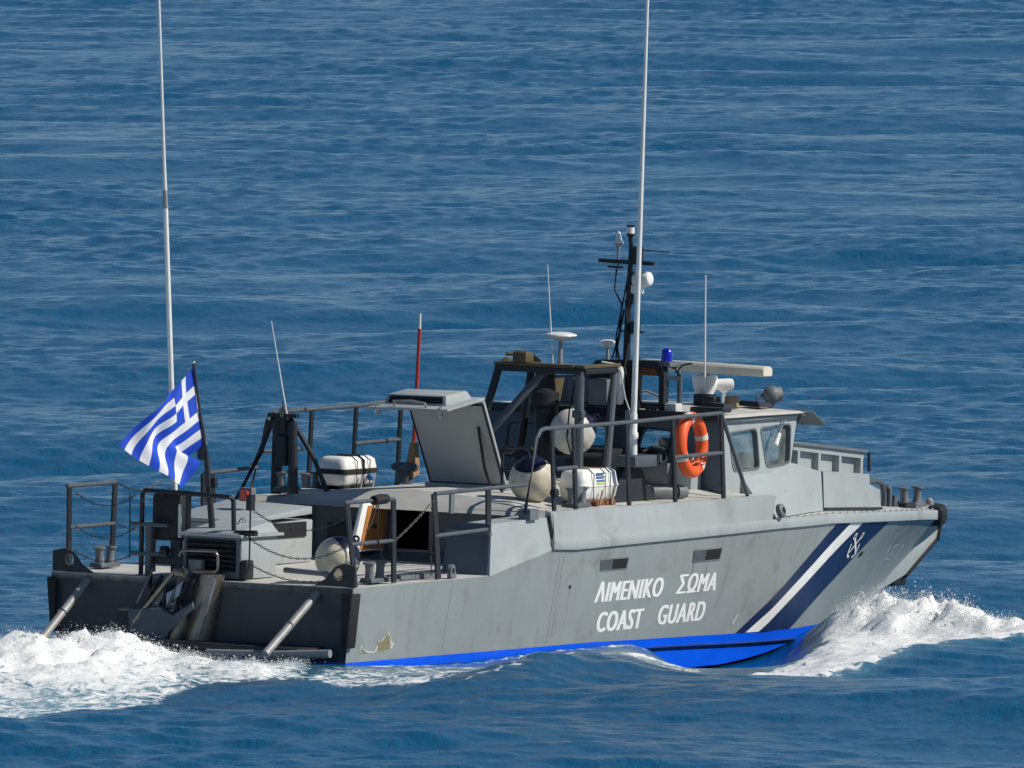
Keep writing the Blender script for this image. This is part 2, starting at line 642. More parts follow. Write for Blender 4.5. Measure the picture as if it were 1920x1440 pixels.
# flaked paint near the stern
def jag(poly, amp, n_=5):
    rj = random.Random(4)
    out_ = []
    for i in range(len(poly)):
        a, c = Vector(poly[i]), Vector(poly[(i + 1) % len(poly)])
        for k in range(n_):
            q_ = a.lerp(c, k / n_)
            out_.append((q_.x + rj.gauss(0, amp), q_.y + rj.gauss(0, amp * .7)))
    return out_


chip = [(.245, .105), (.268, .185), (.33, .14), (.42, .118), (.55, .112), (.60, .20), (.69, .232), (.775, .30), (.83, .25), (.86, .20), (.93, .17), (.875, .118), (.66, .095), (.42, .09)]
b = MB()
b.holed(jag(chip, .006), [], lambda u, v: on_hull(u, v, .005))
o = b.build("flaked_paint", "primer_white", boat, smooth=0, recalc=False)
b = MB()
b.holed(jag([(.60, .108), (.61, .195), (.70, .222), (.775, .285), (.825, .24), (.85, .13), (.72, .104)], .006), [], lambda u, v: on_hull(u, v, .008))
b.build("bare_primer", "primer_olive", o, smooth=0, recalc=False)
b = MB()
b.holed([(.27, .12), (.29, .15), (.36, .115), (.40, .105), (.33, .1)], [], lambda u, v: on_hull(u, v, .008))
b.build("bare_primer", "primer_olive", o, smooth=0, recalc=False)
# yellow scratch by the flash and a small drain hole
b = MB()
b.holed([(8.02, .08), (8.10, .16), (8.16, .17), (8.10, .11), (8.05, .05)], [], lambda u, v: on_hull(u, v, .005))
b.build("paint_scrape", "primer_white", boat, smooth=0, recalc=False)
b = MB()
b.holed(rrect(11.6, .645, .05, .025, .02, 3), [], lambda u, v: on_hull(u, v, .010))
b.build("drain_hole", "interior_black", boat, smooth=0, recalc=False)
b = MB()
b.holed(rrect(4.32, .62, .02, .018, .012, 3), [], lambda u, v: on_hull(u, v, .006))
b.build("drain_hole", "interior_black", boat, smooth=0, recalc=False)

# ------------------------------------------------------------------ bow
b = MB()
blk = [(12.2, .90), (14.52, .90), (14.46, .66), (13.80, .30), (13.2, .14), (12.3, .04), (12.0, .4)]
b.prism([(x, -.41, z) for x, z in blk], (0, .82, 0))
b.build("stem_block", "pale_grey_paint", boat, bevel=.01)
b = MB()
b.bar((14.53, 0, .86), (14.46, 0, .64), .86, .05)
b.bar((14.47, 0, .66), (13.80, 0, .285), .84, .05, up=(.4, 0, -1))
b.build("stem_fender", "black_rubber", boat, bevel=.012)
b = MB()
b.box(13.62, 13.92, -.36, .36, .18, .28)
b.build("stem_shoe", "black_rubber", boat, bevel=.03)
# rubber nosing round the foredeck tip
b = MB()
pl = [(13.95, -.68), (14.25, -.56), (14.5, -.43), (14.72, -.29), (14.86, -.14), (14.9, 0), (14.86, .14), (14.72, .29), (14.5, .43), (14.25, .56), (13.95, .68)]
prof = [(-.09, -.11), (.035, -.11), (.065, -.05), (.065, .05), (.035, .092), (-.09, .10)]
lp = []
for i, (x, y) in enumerate(pl):
    a, c = Vector(pl[max(i - 1, 0)]), Vector(pl[min(i + 1, len(pl) - 1)])
    d = (c - a).normalized()
    n = Vector((d.y, -d.x))
    if n.x < 0 and abs(y) < .5:
        n = -n
    z = .935 - .02 * max(0, x - 14)
    lp.append([(x + n.x * r, y + n.y * r, z + h) for r, h in prof])
b.loft(lp)
b.build("bow_fender", "black_rubber", boat, bevel=.01)
# foredeck
b = MB()
lp = []
for x in [4.2, 5, 6, 7, 8, 8.7, 9.7, 10.6, 11.5, 12.6, 13.4, 14.0, 14.25, 14.5, 14.72, 14.86]:
    if x < 8.45:
        continue
    y = ip(x, PX[:-1] + [14.25, 14.5, 14.72, 14.86], PY[:-1] + [.56, .43, .29, .12]) - .01
    z = ip(x, HX + [15.25], HZT + [.83]) + .105
    lp.append([(x, -y, z), (x, -y * .4, z + .03), (x, y * .4, z + .03), (x, y, z), (x, y, z - .05), (x, -y, z - .05)])
b.loft(lp)
b.build("foredeck", "deck_grey", boat)


def bollards(parent, c, ang, name="bollard"):
    ca, sa = cos(ang), sin(ang)
    b_ = MB()
    b_.hexa([(c[0] + u * ca - v * sa, c[1] + u * sa + v * ca, c[2]) for u, v in ((-.19, -.08), (.19, -.08), (.19, .08), (-.19, .08))],
            [(c[0] + u * ca - v * sa, c[1] + u * sa + v * ca, c[2] + .045) for u, v in ((-.17, -.065), (.17, -.065), (.17, .065), (-.17, .065))])
    o_ = b_.build(name, "rail_grey", parent, bevel=.008)
    for s_ in (-1, 1):
        d = (c[0] + s_ * .10 * ca, c[1] + s_ * .10 * sa, c[2] + .04)
        q = MB()
        q.lathe(d, (s_ * .08 * ca, s_ * .08 * sa, 1), [(.055, 0), (.046, .03), (.042, .10), (.048, .145), (.068, .152), (.068, .168), (.05, .172)], 16)
        q.build("bollard_post", "mid_grey", o_)
    return o_


bollards(boat, (13.78, -.46, 1.03), radians(-12))
bollards(boat, (13.78, .46, 1.03), radians(12))
b = MB()
b.tube([(12.5, -.48, 1.33), (13.0, -.48, 1.33), (13.12, -.48, 1.30), (13.17, -.48, 1.2), (13.17, -.48, 1.04)], .03, 10)
b.build("bow_handrail", "rail_grey", boat)
b = MB()
b.tube([(12.5, .48, 1.33), (13.0, .48, 1.33), (13.12, .48, 1.30), (13.17, .48, 1.2), (13.17, .48, 1.04)], .03, 10)
b.build("bow_handrail", "rail_grey", boat)
for s_ in (-1, 1):
    b = MB()
    b.bar((13.22, s_ * .49, 1.03), (13.22, s_ * .49, 1.25), .10, .05)
    b.lathe((13.22, s_ * .49, 1.24), (0, 0, 1), [(.05, 0), (.045, .03), (.01, .045)], 10)
    b.build("rail_stanchion", "rail_grey", boat, bevel=.006)
    b = MB()
    b.prism([(13.28, s_ * .54, 1.02), (13.45, s_ * .50, 1.02), (13.41, s_ * .50, 1.16), (13.33, s_ * .53, 1.17)], (0, .05, 0))
    b.build("deck_cleat", "rail_grey", boat, bevel=.01)
    b = MB()
    b.box(13.36, 13.58, s_ * .60 - .05, s_ * .60 + .05, 1.0, 1.085)
    b.build("fairlead_block", "dark_grey", boat, bevel=.015)
b = MB()
b.lathe((14.36, -.36, .97), (0, 0, 1), [(.05, 0), (.05, .06), (.045, .10), (.02, .125)], 14)
b.tube([(14.15, -.36, .98), (14.32, -.36, 1.0)], .03, 8)
b.build("bow_light", "galvanised", boat)

# ------------------------------------------------------------------ aft deck, bulkhead, troop roof
b = MB()
b.loft([[(0, -1.79, .774), (0, 1.79, .774), (0, 1.79, .70), (0, -1.79, .70)],
        [(2.6, -1.855, .804), (2.6, 1.855, .804), (2.6, 1.835, .76), (2.6, -1.835, .76)],
        [(4.3, -1.79, .81), (4.3, 1.79, .81), (4.3, 1.79, .75), (4.3, -1.79, .75)]])
b.build("aft_deck", "deck_grey", boat)
# deck grating slats on the starboard quarter
grat = MB()
grat.box(1.25, 2.05, -1.62, -1.60, .80, .845)
grat.box(1.25, 2.05, -1.42, -1.40, .80, .845)
gr = grat.build("deck_grating", "mid_grey", boat)
for k in range(7):
    q = MB()
    q.box(1.30 + k * .11, 1.335 + k * .11, -1.60, -1.42, .825, .848)
    q.build("slat", "mid_grey", gr)
# aft bulkhead with doorway
b = MB()
door_h = [(-.21, .92), (.24, .92), (.24, 1.405), (-.21, 1.405)]
outer = [(-1.80, .812), (1.80, .812), (1.80, 1.39), (1.2, 1.46), (0, 1.50), (-1.2, 1.46), (-1.80, 1.39)]
bx = lambda y: 4.22 - .34 * max(0, (abs(y) - .35) / 1.5) * (1 if y < 0 else .3)
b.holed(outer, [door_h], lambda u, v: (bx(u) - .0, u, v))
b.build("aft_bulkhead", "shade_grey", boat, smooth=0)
b = MB()
b.box(4.23, 6.0, -.5, .6, .55, .60)
b.box(5.9, 6.0, -.5, .6, .6, 1.42)
b.box(4.26, 5.9, .58, .6, .6, 1.42)
b.box(4.26, 5.9, -.5, -.48, .6, 1.42)
b.build("troop_room", "interior_black", boat, smooth=0)
# door frame and open door leaf
b = MB()
for y0, y1, z0, z1 in ((-.25, -.205, .89, 1.44), (.235, .275, .89, 1.44), (-.25, .275, 1.40, 1.44), (-.25, .275, .89, .925)):
    b.box(4.17, 4.235, y0, y1, z0, z1)
b.build("door_frame", "mid_grey", boat, bevel=.006)
b = MB()
b.prism([(3.50, .31, .905), (4.15, .31, .905), (4.15, .31, 1.43), (3.72, .31, 1.43)], (0, .045, 0))
dr = b.build("door", "white_paint", boat, bevel=.006, label="open white door with brown veneered inner face")
b = MB()
b.prism([(3.64, .30, .93), (4.14, .30, .93), (4.14, .30, 1.375), (3.80, .30, 1.375)], (0, .012, 0))
b.build("veneer_panel", "wood_veneer", dr)
b = MB()
b.lathe((3.9, .295, 1.16), (0, -1, 0), [(.02, 0), (.018, .03)], 10)
b.tube([(3.9, .27, 1.16), (3.82, .27, 1.16)], .01, 6)
b.build("handle", "dark_grey", dr)
# dark locker door on the port bulkhead
for y0, y1, z0, z1 in ((1.18, 1.58, .84, 1.29), (.45, .95, .86, 1.16)):
    b = MB()
    b.box(4.05, 4.105 if y0 > 1 else 4.19, y0, y1, z0, z1)
    b.build("locker_door", "dark_grey", boat, bevel=.012)
# troop roof / midship deck
b = MB()
lp = []
for x in [3.9, 4.22, 5, 6, 7, 8.0, 8.5]:
    e = 1.405
    lp.append([(x + (0 if x > 4.2 else .0), -1.83, e), (x, -1.45, e + .012), (x + (.30 if x < 4 else 0), -1.15, 1.475), (x + (.32 if x < 4 else 0), 0, 1.545),
               (x + (.32 if x < 4 else 0), 1.15, 1.475), (x, 1.45, e + .012), (x, 1.83, e), (x, 1.83, e - .06), (x, -1.83, e - .06)])
b.loft(lp)
b.build("midship_deck", "deck_grey", boat, smooth=20)
# side plating between strake and deck edge
for sgn in (-1, 1):
    b = MB()
    lp = []
    for x in [3.87, 4.3, 5, 6, 7, 8.0, 8.5]:
        z = ip(x, HX, HZT) + .10
        y = ip(x, PX, PY)
        lp.append([(x, sgn * (y + .002), z), (x, sgn * 1.842, 1.40), (x, sgn * 1.80, 1.412), (x, sgn * 1.77, 1.412), (x, sgn * 1.77, z)])
    b.loft(lp)
    b.build("side_plating", "pale_grey_paint", boat)
    # quarter wing on the after deck
    b = MB()
    A = [(2.60, sgn * (ip(2.6, PX, PY) + .002), .797), (3.845, sgn * 1.884, 1.018), (3.845, sgn * 1.80, 1.352), (2.76, sgn * 1.785, 1.325)]
    B = [(2.62, sgn * 1.50, .802), (3.845, sgn * 1.50, .802), (3.845, sgn * 1.50, 1.36), (2.76, sgn * 1.50, 1.33)]
    A2 = [(2.62, sgn * 1.853, .802), (3.845, sgn * 1.84, .802)]
    b.add(A + B, [(0, 1, 2, 3), (3, 2, 6, 7), (0, 3, 7, 4), (4, 7, 6, 5), (1, 5, 6, 2), (0, 4, 5, 1)])
    qw = b.build("quarter_wing", "pale_grey_paint", boat, smooth=0)
    b = MB()
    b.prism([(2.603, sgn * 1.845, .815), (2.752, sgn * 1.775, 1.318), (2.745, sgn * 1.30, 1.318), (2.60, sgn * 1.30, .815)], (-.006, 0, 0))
    b.build("wing_face_shade", "shade_grey", qw, smooth=0)  # dark sheet over the aft face, its shade painted in
    b = MB()
    b.bar((2.69, sgn * 1.30, 1.235), (2.67, sgn * 1.83, 1.225), .03, .05)
    b.build("wing_rail", "rail_grey", boat)
    b = MB()
    b.add([(3.848, sgn * 1.882, 1.10), (3.885, sgn * 1.884, 1.105), (3.90, sgn * 1.848, 1.39), (3.85, sgn * 1.806, 1.36)], [(0, 1, 2, 3)])
    b.build("plating_gap", "interior_black", boat, smooth=0)
bollards(boat, (4.80, -1.60, 1.415), radians(0))
bollards(boat, (4.80, 1.60, 1.415), radians(0))
bollards(boat, (.72, -1.62, .80), radians(0))
bollards(boat, (.75, 1.62, .80), radians(0))

# ------------------------------------------------------------------ stern engine vent box
b = MB()
b.box(.14, .84, -.38, .30, .79, 1.22)
vb = b.build("vent_box", "pale_grey_paint", boat, bevel=.012)
b = MB()
b.loft([[(.06, -.42, 1.215), (.06, .34, 1.215), (.06, .34, 1.245), (.06, -.42, 1.245)],
        [(.90, -.43, 1.215), (.90, .34, 1.215), (.90, .34, 1.245), (.90, -.43, 1.245)]])
b.loft([[(.10, -.38, 1.246), (.10, .30, 1.246), (.14, .26, 1.275), (.14, -.34, 1.275)],
        [(.87, -.38, 1.246), (.87, .30, 1.246), (.83, .26, 1.36), (.83, -.30, 1.36)]])
b.build("lid", "pale_grey_paint", vb, bevel=.006)
b = MB()
b.box(.125, .139, -.33, .26, .86, 1.19)
b.build("grille_back", "interior_black", vb)
b = MB()
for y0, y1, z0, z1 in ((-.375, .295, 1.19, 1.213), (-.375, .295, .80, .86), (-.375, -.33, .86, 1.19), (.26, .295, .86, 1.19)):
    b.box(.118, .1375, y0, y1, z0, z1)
b.build("grille_frame", "shade_grey", vb, smooth=0)  # darker than the box: shade of its aft face put into the colour
for k in range(6):
    q = MB()
    z = .89 + k * .052
    q.loft([[(.135, -.32, z), (.135, .25, z), (.135, .25, z + .012), (.135, -.32, z + .012)],
            [(.085, -.32, z - .022), (.085, .25, z - .022), (.085, .25, z - .012), (.085, -.32, z - .012)]])
    q.build("louvre", "dark_grey", vb)
b = MB()
b.box(.10, .25, -.47, -.385, .79, .99)
b.build("junction_box", "dark_grey", vb, bevel=.02)
b = MB()
b.torus((.62, -.1, 1.33), (.3, 1, 0), .05, .012, 12, 6, 0, pi)
b.build("lid_handle", "stainless", vb)
# port side locker with hood
b = MB()
b.loft([[(1.75, .55, .81), (1.75, 1.45, .81), (1.75, 1.45, 1.25), (1.75, .55, 1.25)],
        [(3.1, .55, .81), (3.1, 1.45, .81), (3.1, 1.45, 1.25), (3.1, .55, 1.25)]])
lk = b.build("deck_locker", "pale_grey_paint", boat, bevel=.015)
b = MB()
b.loft([[(1.7, .50, 1.255), (1.7, 1.5, 1.255), (1.7, 1.5, 1.29), (1.7, .50, 1.29)],
        [(3.0, .50, 1.31), (3.0, 1.5, 1.31), (3.0, 1.5, 1.42), (3.0, .50, 1.39)]])
b.build("locker_hood", "pale_grey_paint", lk, bevel=.01)
b = MB()
b.box(1.95, 2.95, .535, .549, 1.08, 1.235)
b.build("locker_vent", "interior_black", lk)

# ------------------------------------------------------------------ stern frame, black panel, hoop, ladder, guards
b = MB()
b.tube([(.2, .85, .78), (.2, .85, 1.60), (.2, .82, 1.645), (.2, .3, 1.635), (.2, -.2, 1.62), (.2, -.235, 1.585), (.2, -.25, 1.24)], .026, 8)
b.tube([(.2, .30, 1.63), (.2, .30, 1.23)], .03, 8)
b.tube([(.45, .85, 1.58), (.45, .62, 1.62), (.2, .62, 1.62)], .02, 8)
b.tube([(.45, .85, 1.58), (.45, .85, .8)], .022, 8)
b.build("stern_frame", "dark_grey", boat)
b = MB()
b.box(.22, .34, .41, .71, 1.14, 1.64)
b.build("outboard_bracket_panel", "black_rubber", boat, bevel=.015)
b = MB()
b.tube([(.16, .735, 1.32), (.16, .735, .77)], .04, 10)
b.tube([(.14, .95, 1.30), (.14, .50, 1.30)], .022, 8)
b.tube([(.14, .95, 1.0), (.14, .50, 1.0)], .022, 8)
b.build("towing_post", "rail_grey", boat)
b = MB()
b.bar((.21, .405, 1.52), (.21, .40, 1.18), .03, .02)
b.build("steel_strip", "stainless", boat)
b = MB()
b.bar((.21, .44, 1.16), (.21, .43, .82), .12, .05)
b.box(.18, .4, .32, .7, .9, .99)
b.lathe((.15, .5, 1.04), (0, 1, 0), [(.05, 0), (.05, .08)], 12)
b.build("towing_gear", "dark_grey", boat, bevel=.006)
b = MB()
b.tube([(-.10, y, z) for y, z in rquad([(.21, .86), (.21, 1.07), (-.24, 1.08), (-.25, .87), (-.02, .86)], .06, 5)[6:]], .015, 8)
b.build("stern_hoop", "dull_steel", boat)
b = MB()
b.box(-.06, .02, -.02, .13, .85, .98)
b.build("control_box", "mid_grey", boat, bevel=.006)
# jet duct: half round stainless casing on the transom
b = MB()
lp = []
for z, yc, r in ((.84, -.13, .13), (.55, -.08, .15), (.22, .0, .17), (.0, .03, .18)):
    lp.append([(-.01 - (r * 1.0) * sin(pi * i / 12), yc + r * cos(pi * i / 12), z) for i in range(13)] + [(.02, yc - r, z), (.02, yc + r, z)])
b.loft(lp)
b.build("jet_casing", "dull_steel", boat)
b = MB()
b.bar((-.13, -.22, .8), (-.16, -.06, .2), .05, .03)
b.build("casing_strap", "galvanised", boat)
b = MB()
b.lathe((-.12, .16, .42), (-.15, .25, -1), [(.10, 0), (.13, .15), (.11, .32)], 18)
b.build("jet_nozzle", "dull_steel", boat)
# brackets and hose round the jet drive
for p0, p1, rr_b in (((-.08, .42, .80), (-.20, .52, .52), .022), ((-.08, .30, .84), (-.22, .34, .44), .018), ((-.06, .05, .84), (-.24, .16, .46), .02), ((-.06, -.02, .84), (-.26, .02, .5), .014)):
    b = MB()
    b.tube([p0, tuple((Vector(p0) + Vector(p1)) / 2 + Vector((-.03, 0, .02))), p1], rr_b, 8)
    b.build("drive_bracket", "dark_grey", boat)
b = MB()
b.tube([(-.02, .60, .78), (-.10, .56, .70), (-.12, .50, .60), (-.08, .44, .52), (-.02, .40, .46)], .022, 8)
b.build("hydraulic_hose", "black_rubber", boat)
b = MB()
b.lathe((-.16, .10, .84), (0, 1, .1), [(.05, 0), (.055, .03), (.055, .10), (.03, .13)], 14)
b.build("drive_knuckle", "dull_steel", boat)
# tubular guards
for sgn in (1, -1):
    g = MB()
    g.tube([(0, sgn * 1.37, .70), (-.62, sgn * 1.35, .32), (-.95, sgn * 1.34, .12)], .043, 12)
    go = g.build("jet_guard", "galvanised", boat)
    q = MB()
    q.tube([(-.62, sgn * .45, .075), (-.62, sgn * 1.30, .10), (-.60, sgn * 1.90, .14)], .043, 12)
    q.build("guard_rail", "galvanised", go)
    q = MB()
    q.torus((-.5, sgn * 1.354, .393), (-.62, 0, -.38), .041, .012, 16, 6)
    q.build("clamp", "stainless", go)
# swim grid
b = MB()
b.box(-.58, -.02, -1.5, .5, .10, .165)
b.build("stern_platform", "dark_grey", boat, bevel=.01)
# corner fenders
for sgn in (1, -1):
    b = MB()
    b.loft([[(-.075, sgn * 1.70, z), (.10, sgn * (y + .035), z), (.02, sgn * (y + .045), z), (-.06, sgn * (y + .02), z)] for z, y in ((.16, 1.745), (.72, 1.80))])
    b.build("corner_fender", "black_rubber", boat, bevel=.01)
    b = MB()
    pts = [(1.80, .78), (1.32, .78), (1.46, .86), (1.56, .98), (1.66, 1.02), (1.80, .99)]
    hole = [(1.60 + .055 * cos(a * pi / 5), .905 + .065 * sin(a * pi / 5)) for a in range(10)]
    b.holed(pts, [hole], lambda u, v: (.02, sgn * u, v))
    b.holed(pts, [hole], lambda u, v: (.055, sgn * u, v))
    for lp_ in (pts, hole):
        n = len(lp_)
        b.add([(x, sgn * u, v) for u, v in lp_ for x in (.02, .055)], [(2 * i, 2 * i + 1, (2 * i + 3) % (2 * n), (2 * i + 2) % (2 * n)) for i in range(n)])
    b.build("knee_bracket", "dark_grey", boat, smooth=0)

# ------------------------------------------------------------------ flagstaff and radio whips
b = MB()
b.tube([(.3, .06, 1.2), (.3, .10, 1.53), (.27, .145, 2.05), (.22, .21, 2.5), (.20, .275, 2.96)], [.035, .033, .026, .02, .014], 10)
fs = b.build("flagstaff", "dark_grey", boat)
b = MB()
b.ball((.2, .277, 2.975), .02, 10, 8)
b.build("truck", "stainless", fs)
b = MB()
b.box(.22, .31, .15, .22, 1.98, 2.12)
b.build("halyard_block", "dark_grey", fs)
b = MB()
b.box(.30, .36, .05, .10, 1.70, 1.80)
b.build("cleat", "dark_grey", fs)


def whip(name, p0, joint, p1, r, label=None):
    p0, p1 = Vector(p0), Vector(p1)
    q = MB()
    n = 14
    rr_ = lambda f_: r[0] + (r[1] - r[0]) * f_ - (r[0] * .22 if joint is not None and f_ > joint else 0)
    q.tube([p0.lerp(p1, i / n) for i in range(n + 1)], [rr_(i / n) for i in range(n + 1)], 12)
    kw = {"label": label} if label else {}
    o_ = q.build(name, "white_plastic", boat, **kw)
    if joint is not None:
        a, c = p0.lerp(p1, joint), p0.lerp(p1, joint + .025)
        j = MB()
        rr = r[0] + (r[1] - r[0]) * joint
        j.tube([a, c], [rr * 1.15, rr * .95], 12)
        j.build("ferrule", "galvanised", o_)
    return o_


wl = whip("whip_antenna", (.42, .55, .85), .50, (.42, 1.01, 8.2), (.031, .018), "tall white whip aerial rising behind the stern flag")
wr = whip("whip_antenna", (6.18, -1.45, 1.92), None, (6.34, -1.45, 9.2), (.033, .008), "tall white whip aerial rising beside the mast")
b = MB()
b.lathe((6.18, -1.45, 1.90), (0, 0, 1), [(.050, 0), (.046, .16), (.056, .18), (.056, .22), (.043, .24), (.043, .42)], 16)
b.build("aerial_socket", "white_plastic", wr)
b = MB()
b.box(6.16, 6.22, -1.47, -1.42, 2.0, 2.02)
b.box(6.13, 6.21, -1.43, -1.38, 2.15, 2.36)
b.build("clamp_plate", "mid_grey", wr)
# pedestal of the starboard whip
b = MB()
b.prism([(5.65, -1.50, 1.412), (6.62, -1.50, 1.412), (6.30, -1.47, 1.80), (6.02, -1.47, 1.80)], (0, .10, 0))
pd = b.build("aerial_pedestal", "dark_grey", boat, bevel=.008)
b = MB()
b.box(5.95, 6.50, -1.62, -1.36, 1.78, 1.895)
b.build("bracket_plate", "rail_grey", pd, bevel=.008)
b = MB()
b.tube([(6.45, -1.62, 1.80), (6.60, -1.62, 1.84), (6.58, -1.6, 1.95), (6.45, -1.55, 1.98), (6.3, -1.5, 1.93)], .014, 8)
b.build("cable", "black_rubber", pd)

# ------------------------------------------------------------------ rails


def rail(name, tubes, posts, mat="rail_grey", pm_="dark_grey", w_=.05, r=.022, extra=None):
    b_ = MB()
    for t in tubes:
        b_.tube(t, r, 10)
    o_ = b_.build(name, mat, boat)
    for p0, p1 in posts:
        q = MB()
        q.bar(p0, p1, w_, .022, up=(0, 1, 0), mi=0)
        a = Vector(p0)
        q.build("post", pm_, o_)
    return o_


for sgn in (-1, 1):
    ypost = 1.74
    # aft quarter rail
    x0, x1 = (.02, .86) if sgn < 0 else (.24, 1.12)
    ra = rail("quarter_rail", [[(x0 - .10, sgn * 1.72, 1.645), (x1, sgn * 1.74, 1.65)], [(x0, sgn * 1.745, 1.22), (x1, sgn * 1.745, 1.225)]],
              [((x0 + .06, sgn * 1.775, .78), (x0 - .05, sgn * 1.72, 1.645)), ((x1, sgn * 1.765, .795), (x1, sgn * 1.74, 1.65))], w_=.075)
    # midship lower rail
    xa, xb = (1.68, 3.5) if sgn < 0 else (2.9, 3.95)
    rb = rail("gangway_rail", [[(xa, sgn * 1.745, 1.675), (xb, sgn * 1.75, 1.70)], [(xa, sgn * 1.75, 1.24), (xa + 1.0, sgn * 1.78, 1.27)]],
              [((xa + .06, sgn * 1.77, .80), (xa - .02, sgn * 1.745, 1.675)), ((2.74 if sgn < 0 else 3.1, sgn * 1.76, 1.33 if sgn < 0 else 1.33), (2.74 if sgn < 0 else 3.05, sgn * 1.75, 1.685))], w_=.085)
    # upper rail
    xs_ = [4.0, 4.44, 5.53, 6.48, 7.48] if sgn < 0 else [4.45, 5.04, 5.94, 6.85]
    x0 = 3.72 if sgn < 0 else 4.18
    top = [(x0 - .30, sgn * 1.79, 1.40), (x0 - .02, sgn * 1.76, 2.18), (x0 + .04, sgn * 1.755, 2.245), (x0 + .12, sgn * 1.75, 2.262), (xs_[2], sgn * 1.75, 2.27), (xs_[-1], sgn * 1.75, 2.30)]
    tubes = [top, [(x0 + .35, sgn * 1.77, 1.84), (xs_[1] + .05, sgn * 1.77, 1.845)] if sgn < 0 else [(4.1, 1.77, 1.86), (4.9, 1.77, 1.86)],
             [(xs_[-2], sgn * 1.765, 1.875), (xs_[-1], sgn * 1.765, 1.885)]]
    if sgn < 0:
        tubes.append([(7.48, -1.75, 2.30), (8.05, -1.76, 1.42)])
    rc = rail("upper_rail", tubes, [((x + (.02 if sgn < 0 else .02), sgn * 1.79, 1.408), (x, sgn * 1.75, 2.265 + .01 * (x - 4))) for x in xs_], w_=.06)
    if sgn < 0:
        q = MB()
        q.box(3.45, 3.62, -1.84, -1.70, 1.34, 1.45)
        q.build("post_foot", "mid_grey", rc)
        q = MB()
        q.lathe((4.0, -1.80, 1.60), (0, -1, 0), [(.045, -.03), (.045, .03), (.035, .035)], 14)
        q.build("clamp_knob", "black_rubber", rc)
        # notice strap tabs
        q = MB()
        q.box(1.98, 2.05, -1.76, -1.735, 1.46, 1.66)
        q.build("strap", "mid_grey", rb)
        q = MB()
        q.tube([(.45, -1.75, 1.65), (.60, -1.75, 1.66), (.70, -1.75, 1.66)], [.05, .055, .05], 10)
        q.tube([(.55, -1.75, 1.60), (.50, -1.77, 1.3), (.62, -1.78, 1.0)], .008, 6)
        q.tube([(.50, -1.76, 1.60), (.40, -1.76, 1.42), (.30, -1.76, 1.35)], .008, 6)
        q.build("rope_coil", "black_rubber", ra)
# padeyes on the gunwale
for x, z in ((1.95, .80),):
    b = MB()
    b.lathe((x, -1.80, z + .07), (.2, -1, 0), [(.075, -.02), (.075, .02)], 16)
    b.box(x - .05, x + .07, -1.82, -1.78, z, z + .06)
    o = b.build("padeye", "mid_grey", boat)
    b = MB()
    b.lathe((x, -1.823, z + .08), (.2, -1, 0), [(.028, 0), (.028, .006)], 12)
    b.build("eye", "interior_black", o)
b = MB()
b.lathe((8.62, -1.83, 1.24), (.15, -1, .3), [(.075, -.02), (.075, .03), (.06, .04)], 16)
o = b.build("fairlead", "mid_grey", boat)
b = MB()
b.lathe((8.63, -1.872, 1.255), (.15, -1, .3), [(.03, 0), (.03, .004)], 12)
b.build("eye", "interior_black", o)

# safety chains across the stern


def chain(pts, name="safety_chain", pitch=.05, r=.010):
    P = [Vector(p) for p in pts]
    q = MB()
    d = 0
    flip = 0
    for i in range(len(P) - 1):
        seg = (P[i + 1] - P[i]).length
        n = max(1, round(seg / pitch))
        for k in range(n):
            a, c = P[i].lerp(P[i + 1], k / n), P[i].lerp(P[i + 1], (k + .92) / n)
            t = (c - a).normalized()
            u = t.cross(Vector((0, 0, 1)) if flip % 2 else Vector((1, .3, 0))).normalized() * r * .9
            flip += 1
            for sg in (-1, 1):
                q.tube([a, a.lerp(c, .25) + u * sg, a.lerp(c, .75) + u * sg, c], r * .45, 4, caps=False)
    return q.build(name, "chain_steel", boat)


pl = [.2, -.47]
for z0, z1, sg in ((1.56, 1.50, .20), (1.24, 1.20, .18), (.98, .90, .13)):
    chain(catenary((.15, -.42, z0), (.02, -1.70, z1), sg, 14))
for z0, z1, sg in ((1.58, 1.60, .13), (1.24, 1.26, .12), (.98, 1.0, .10)):
    chain(catenary((.28, 1.70, z0), (.15, .90, z1), sg, 12))
for z0, z1, sg in ((1.655, 1.66, .10), (1.24, 1.26, .1)):
    chain(catenary((1.14, 1.74, z0), (2.05, 1.70, z1), sg, 12))
chain(catenary((.9, -1.74, 1.22), (1.66, -1.75, 1.62), .02, 8))
chain([(1.62, -1.75, 1.6), (1.60, -1.76, 1.2), (1.60, -1.77, .84)])
b = MB()
b.tube([(.15, -.47, 1.58), (.15, -.47, .9)], .010, 6)
b.box(.11, .19, -.50, -.44, 1.5, 1.66)
b.tube([(.15, -.30, 1.26), (.15, -.55, 1.27)], .03, 8)
b.build("chain_post", "dark_grey", boat)
b = MB()
b.tube([(.15, .97, 1.62), (.15, .96, .95)], .008, 6)
b.build("chain_post", "dark_grey", boat)
b = MB()
b.tube([(.05, -.95, .92), (.05, -1.55, .90)], .028, 8)
b.build("gate_bar", "mid_grey", boat)
# red stern lamp
b = MB()
b.box(2.44, 2.54, .90, 1.05, 1.44, 1.58)
sl = b.build("stern_lamp", "mid_grey", boat, bevel=.008)
b = MB()
b.box(2.415, 2.445, .93, 1.02, 1.46, 1.55)
b.build("lamp_glass", "signal_red", sl, bevel=.01)

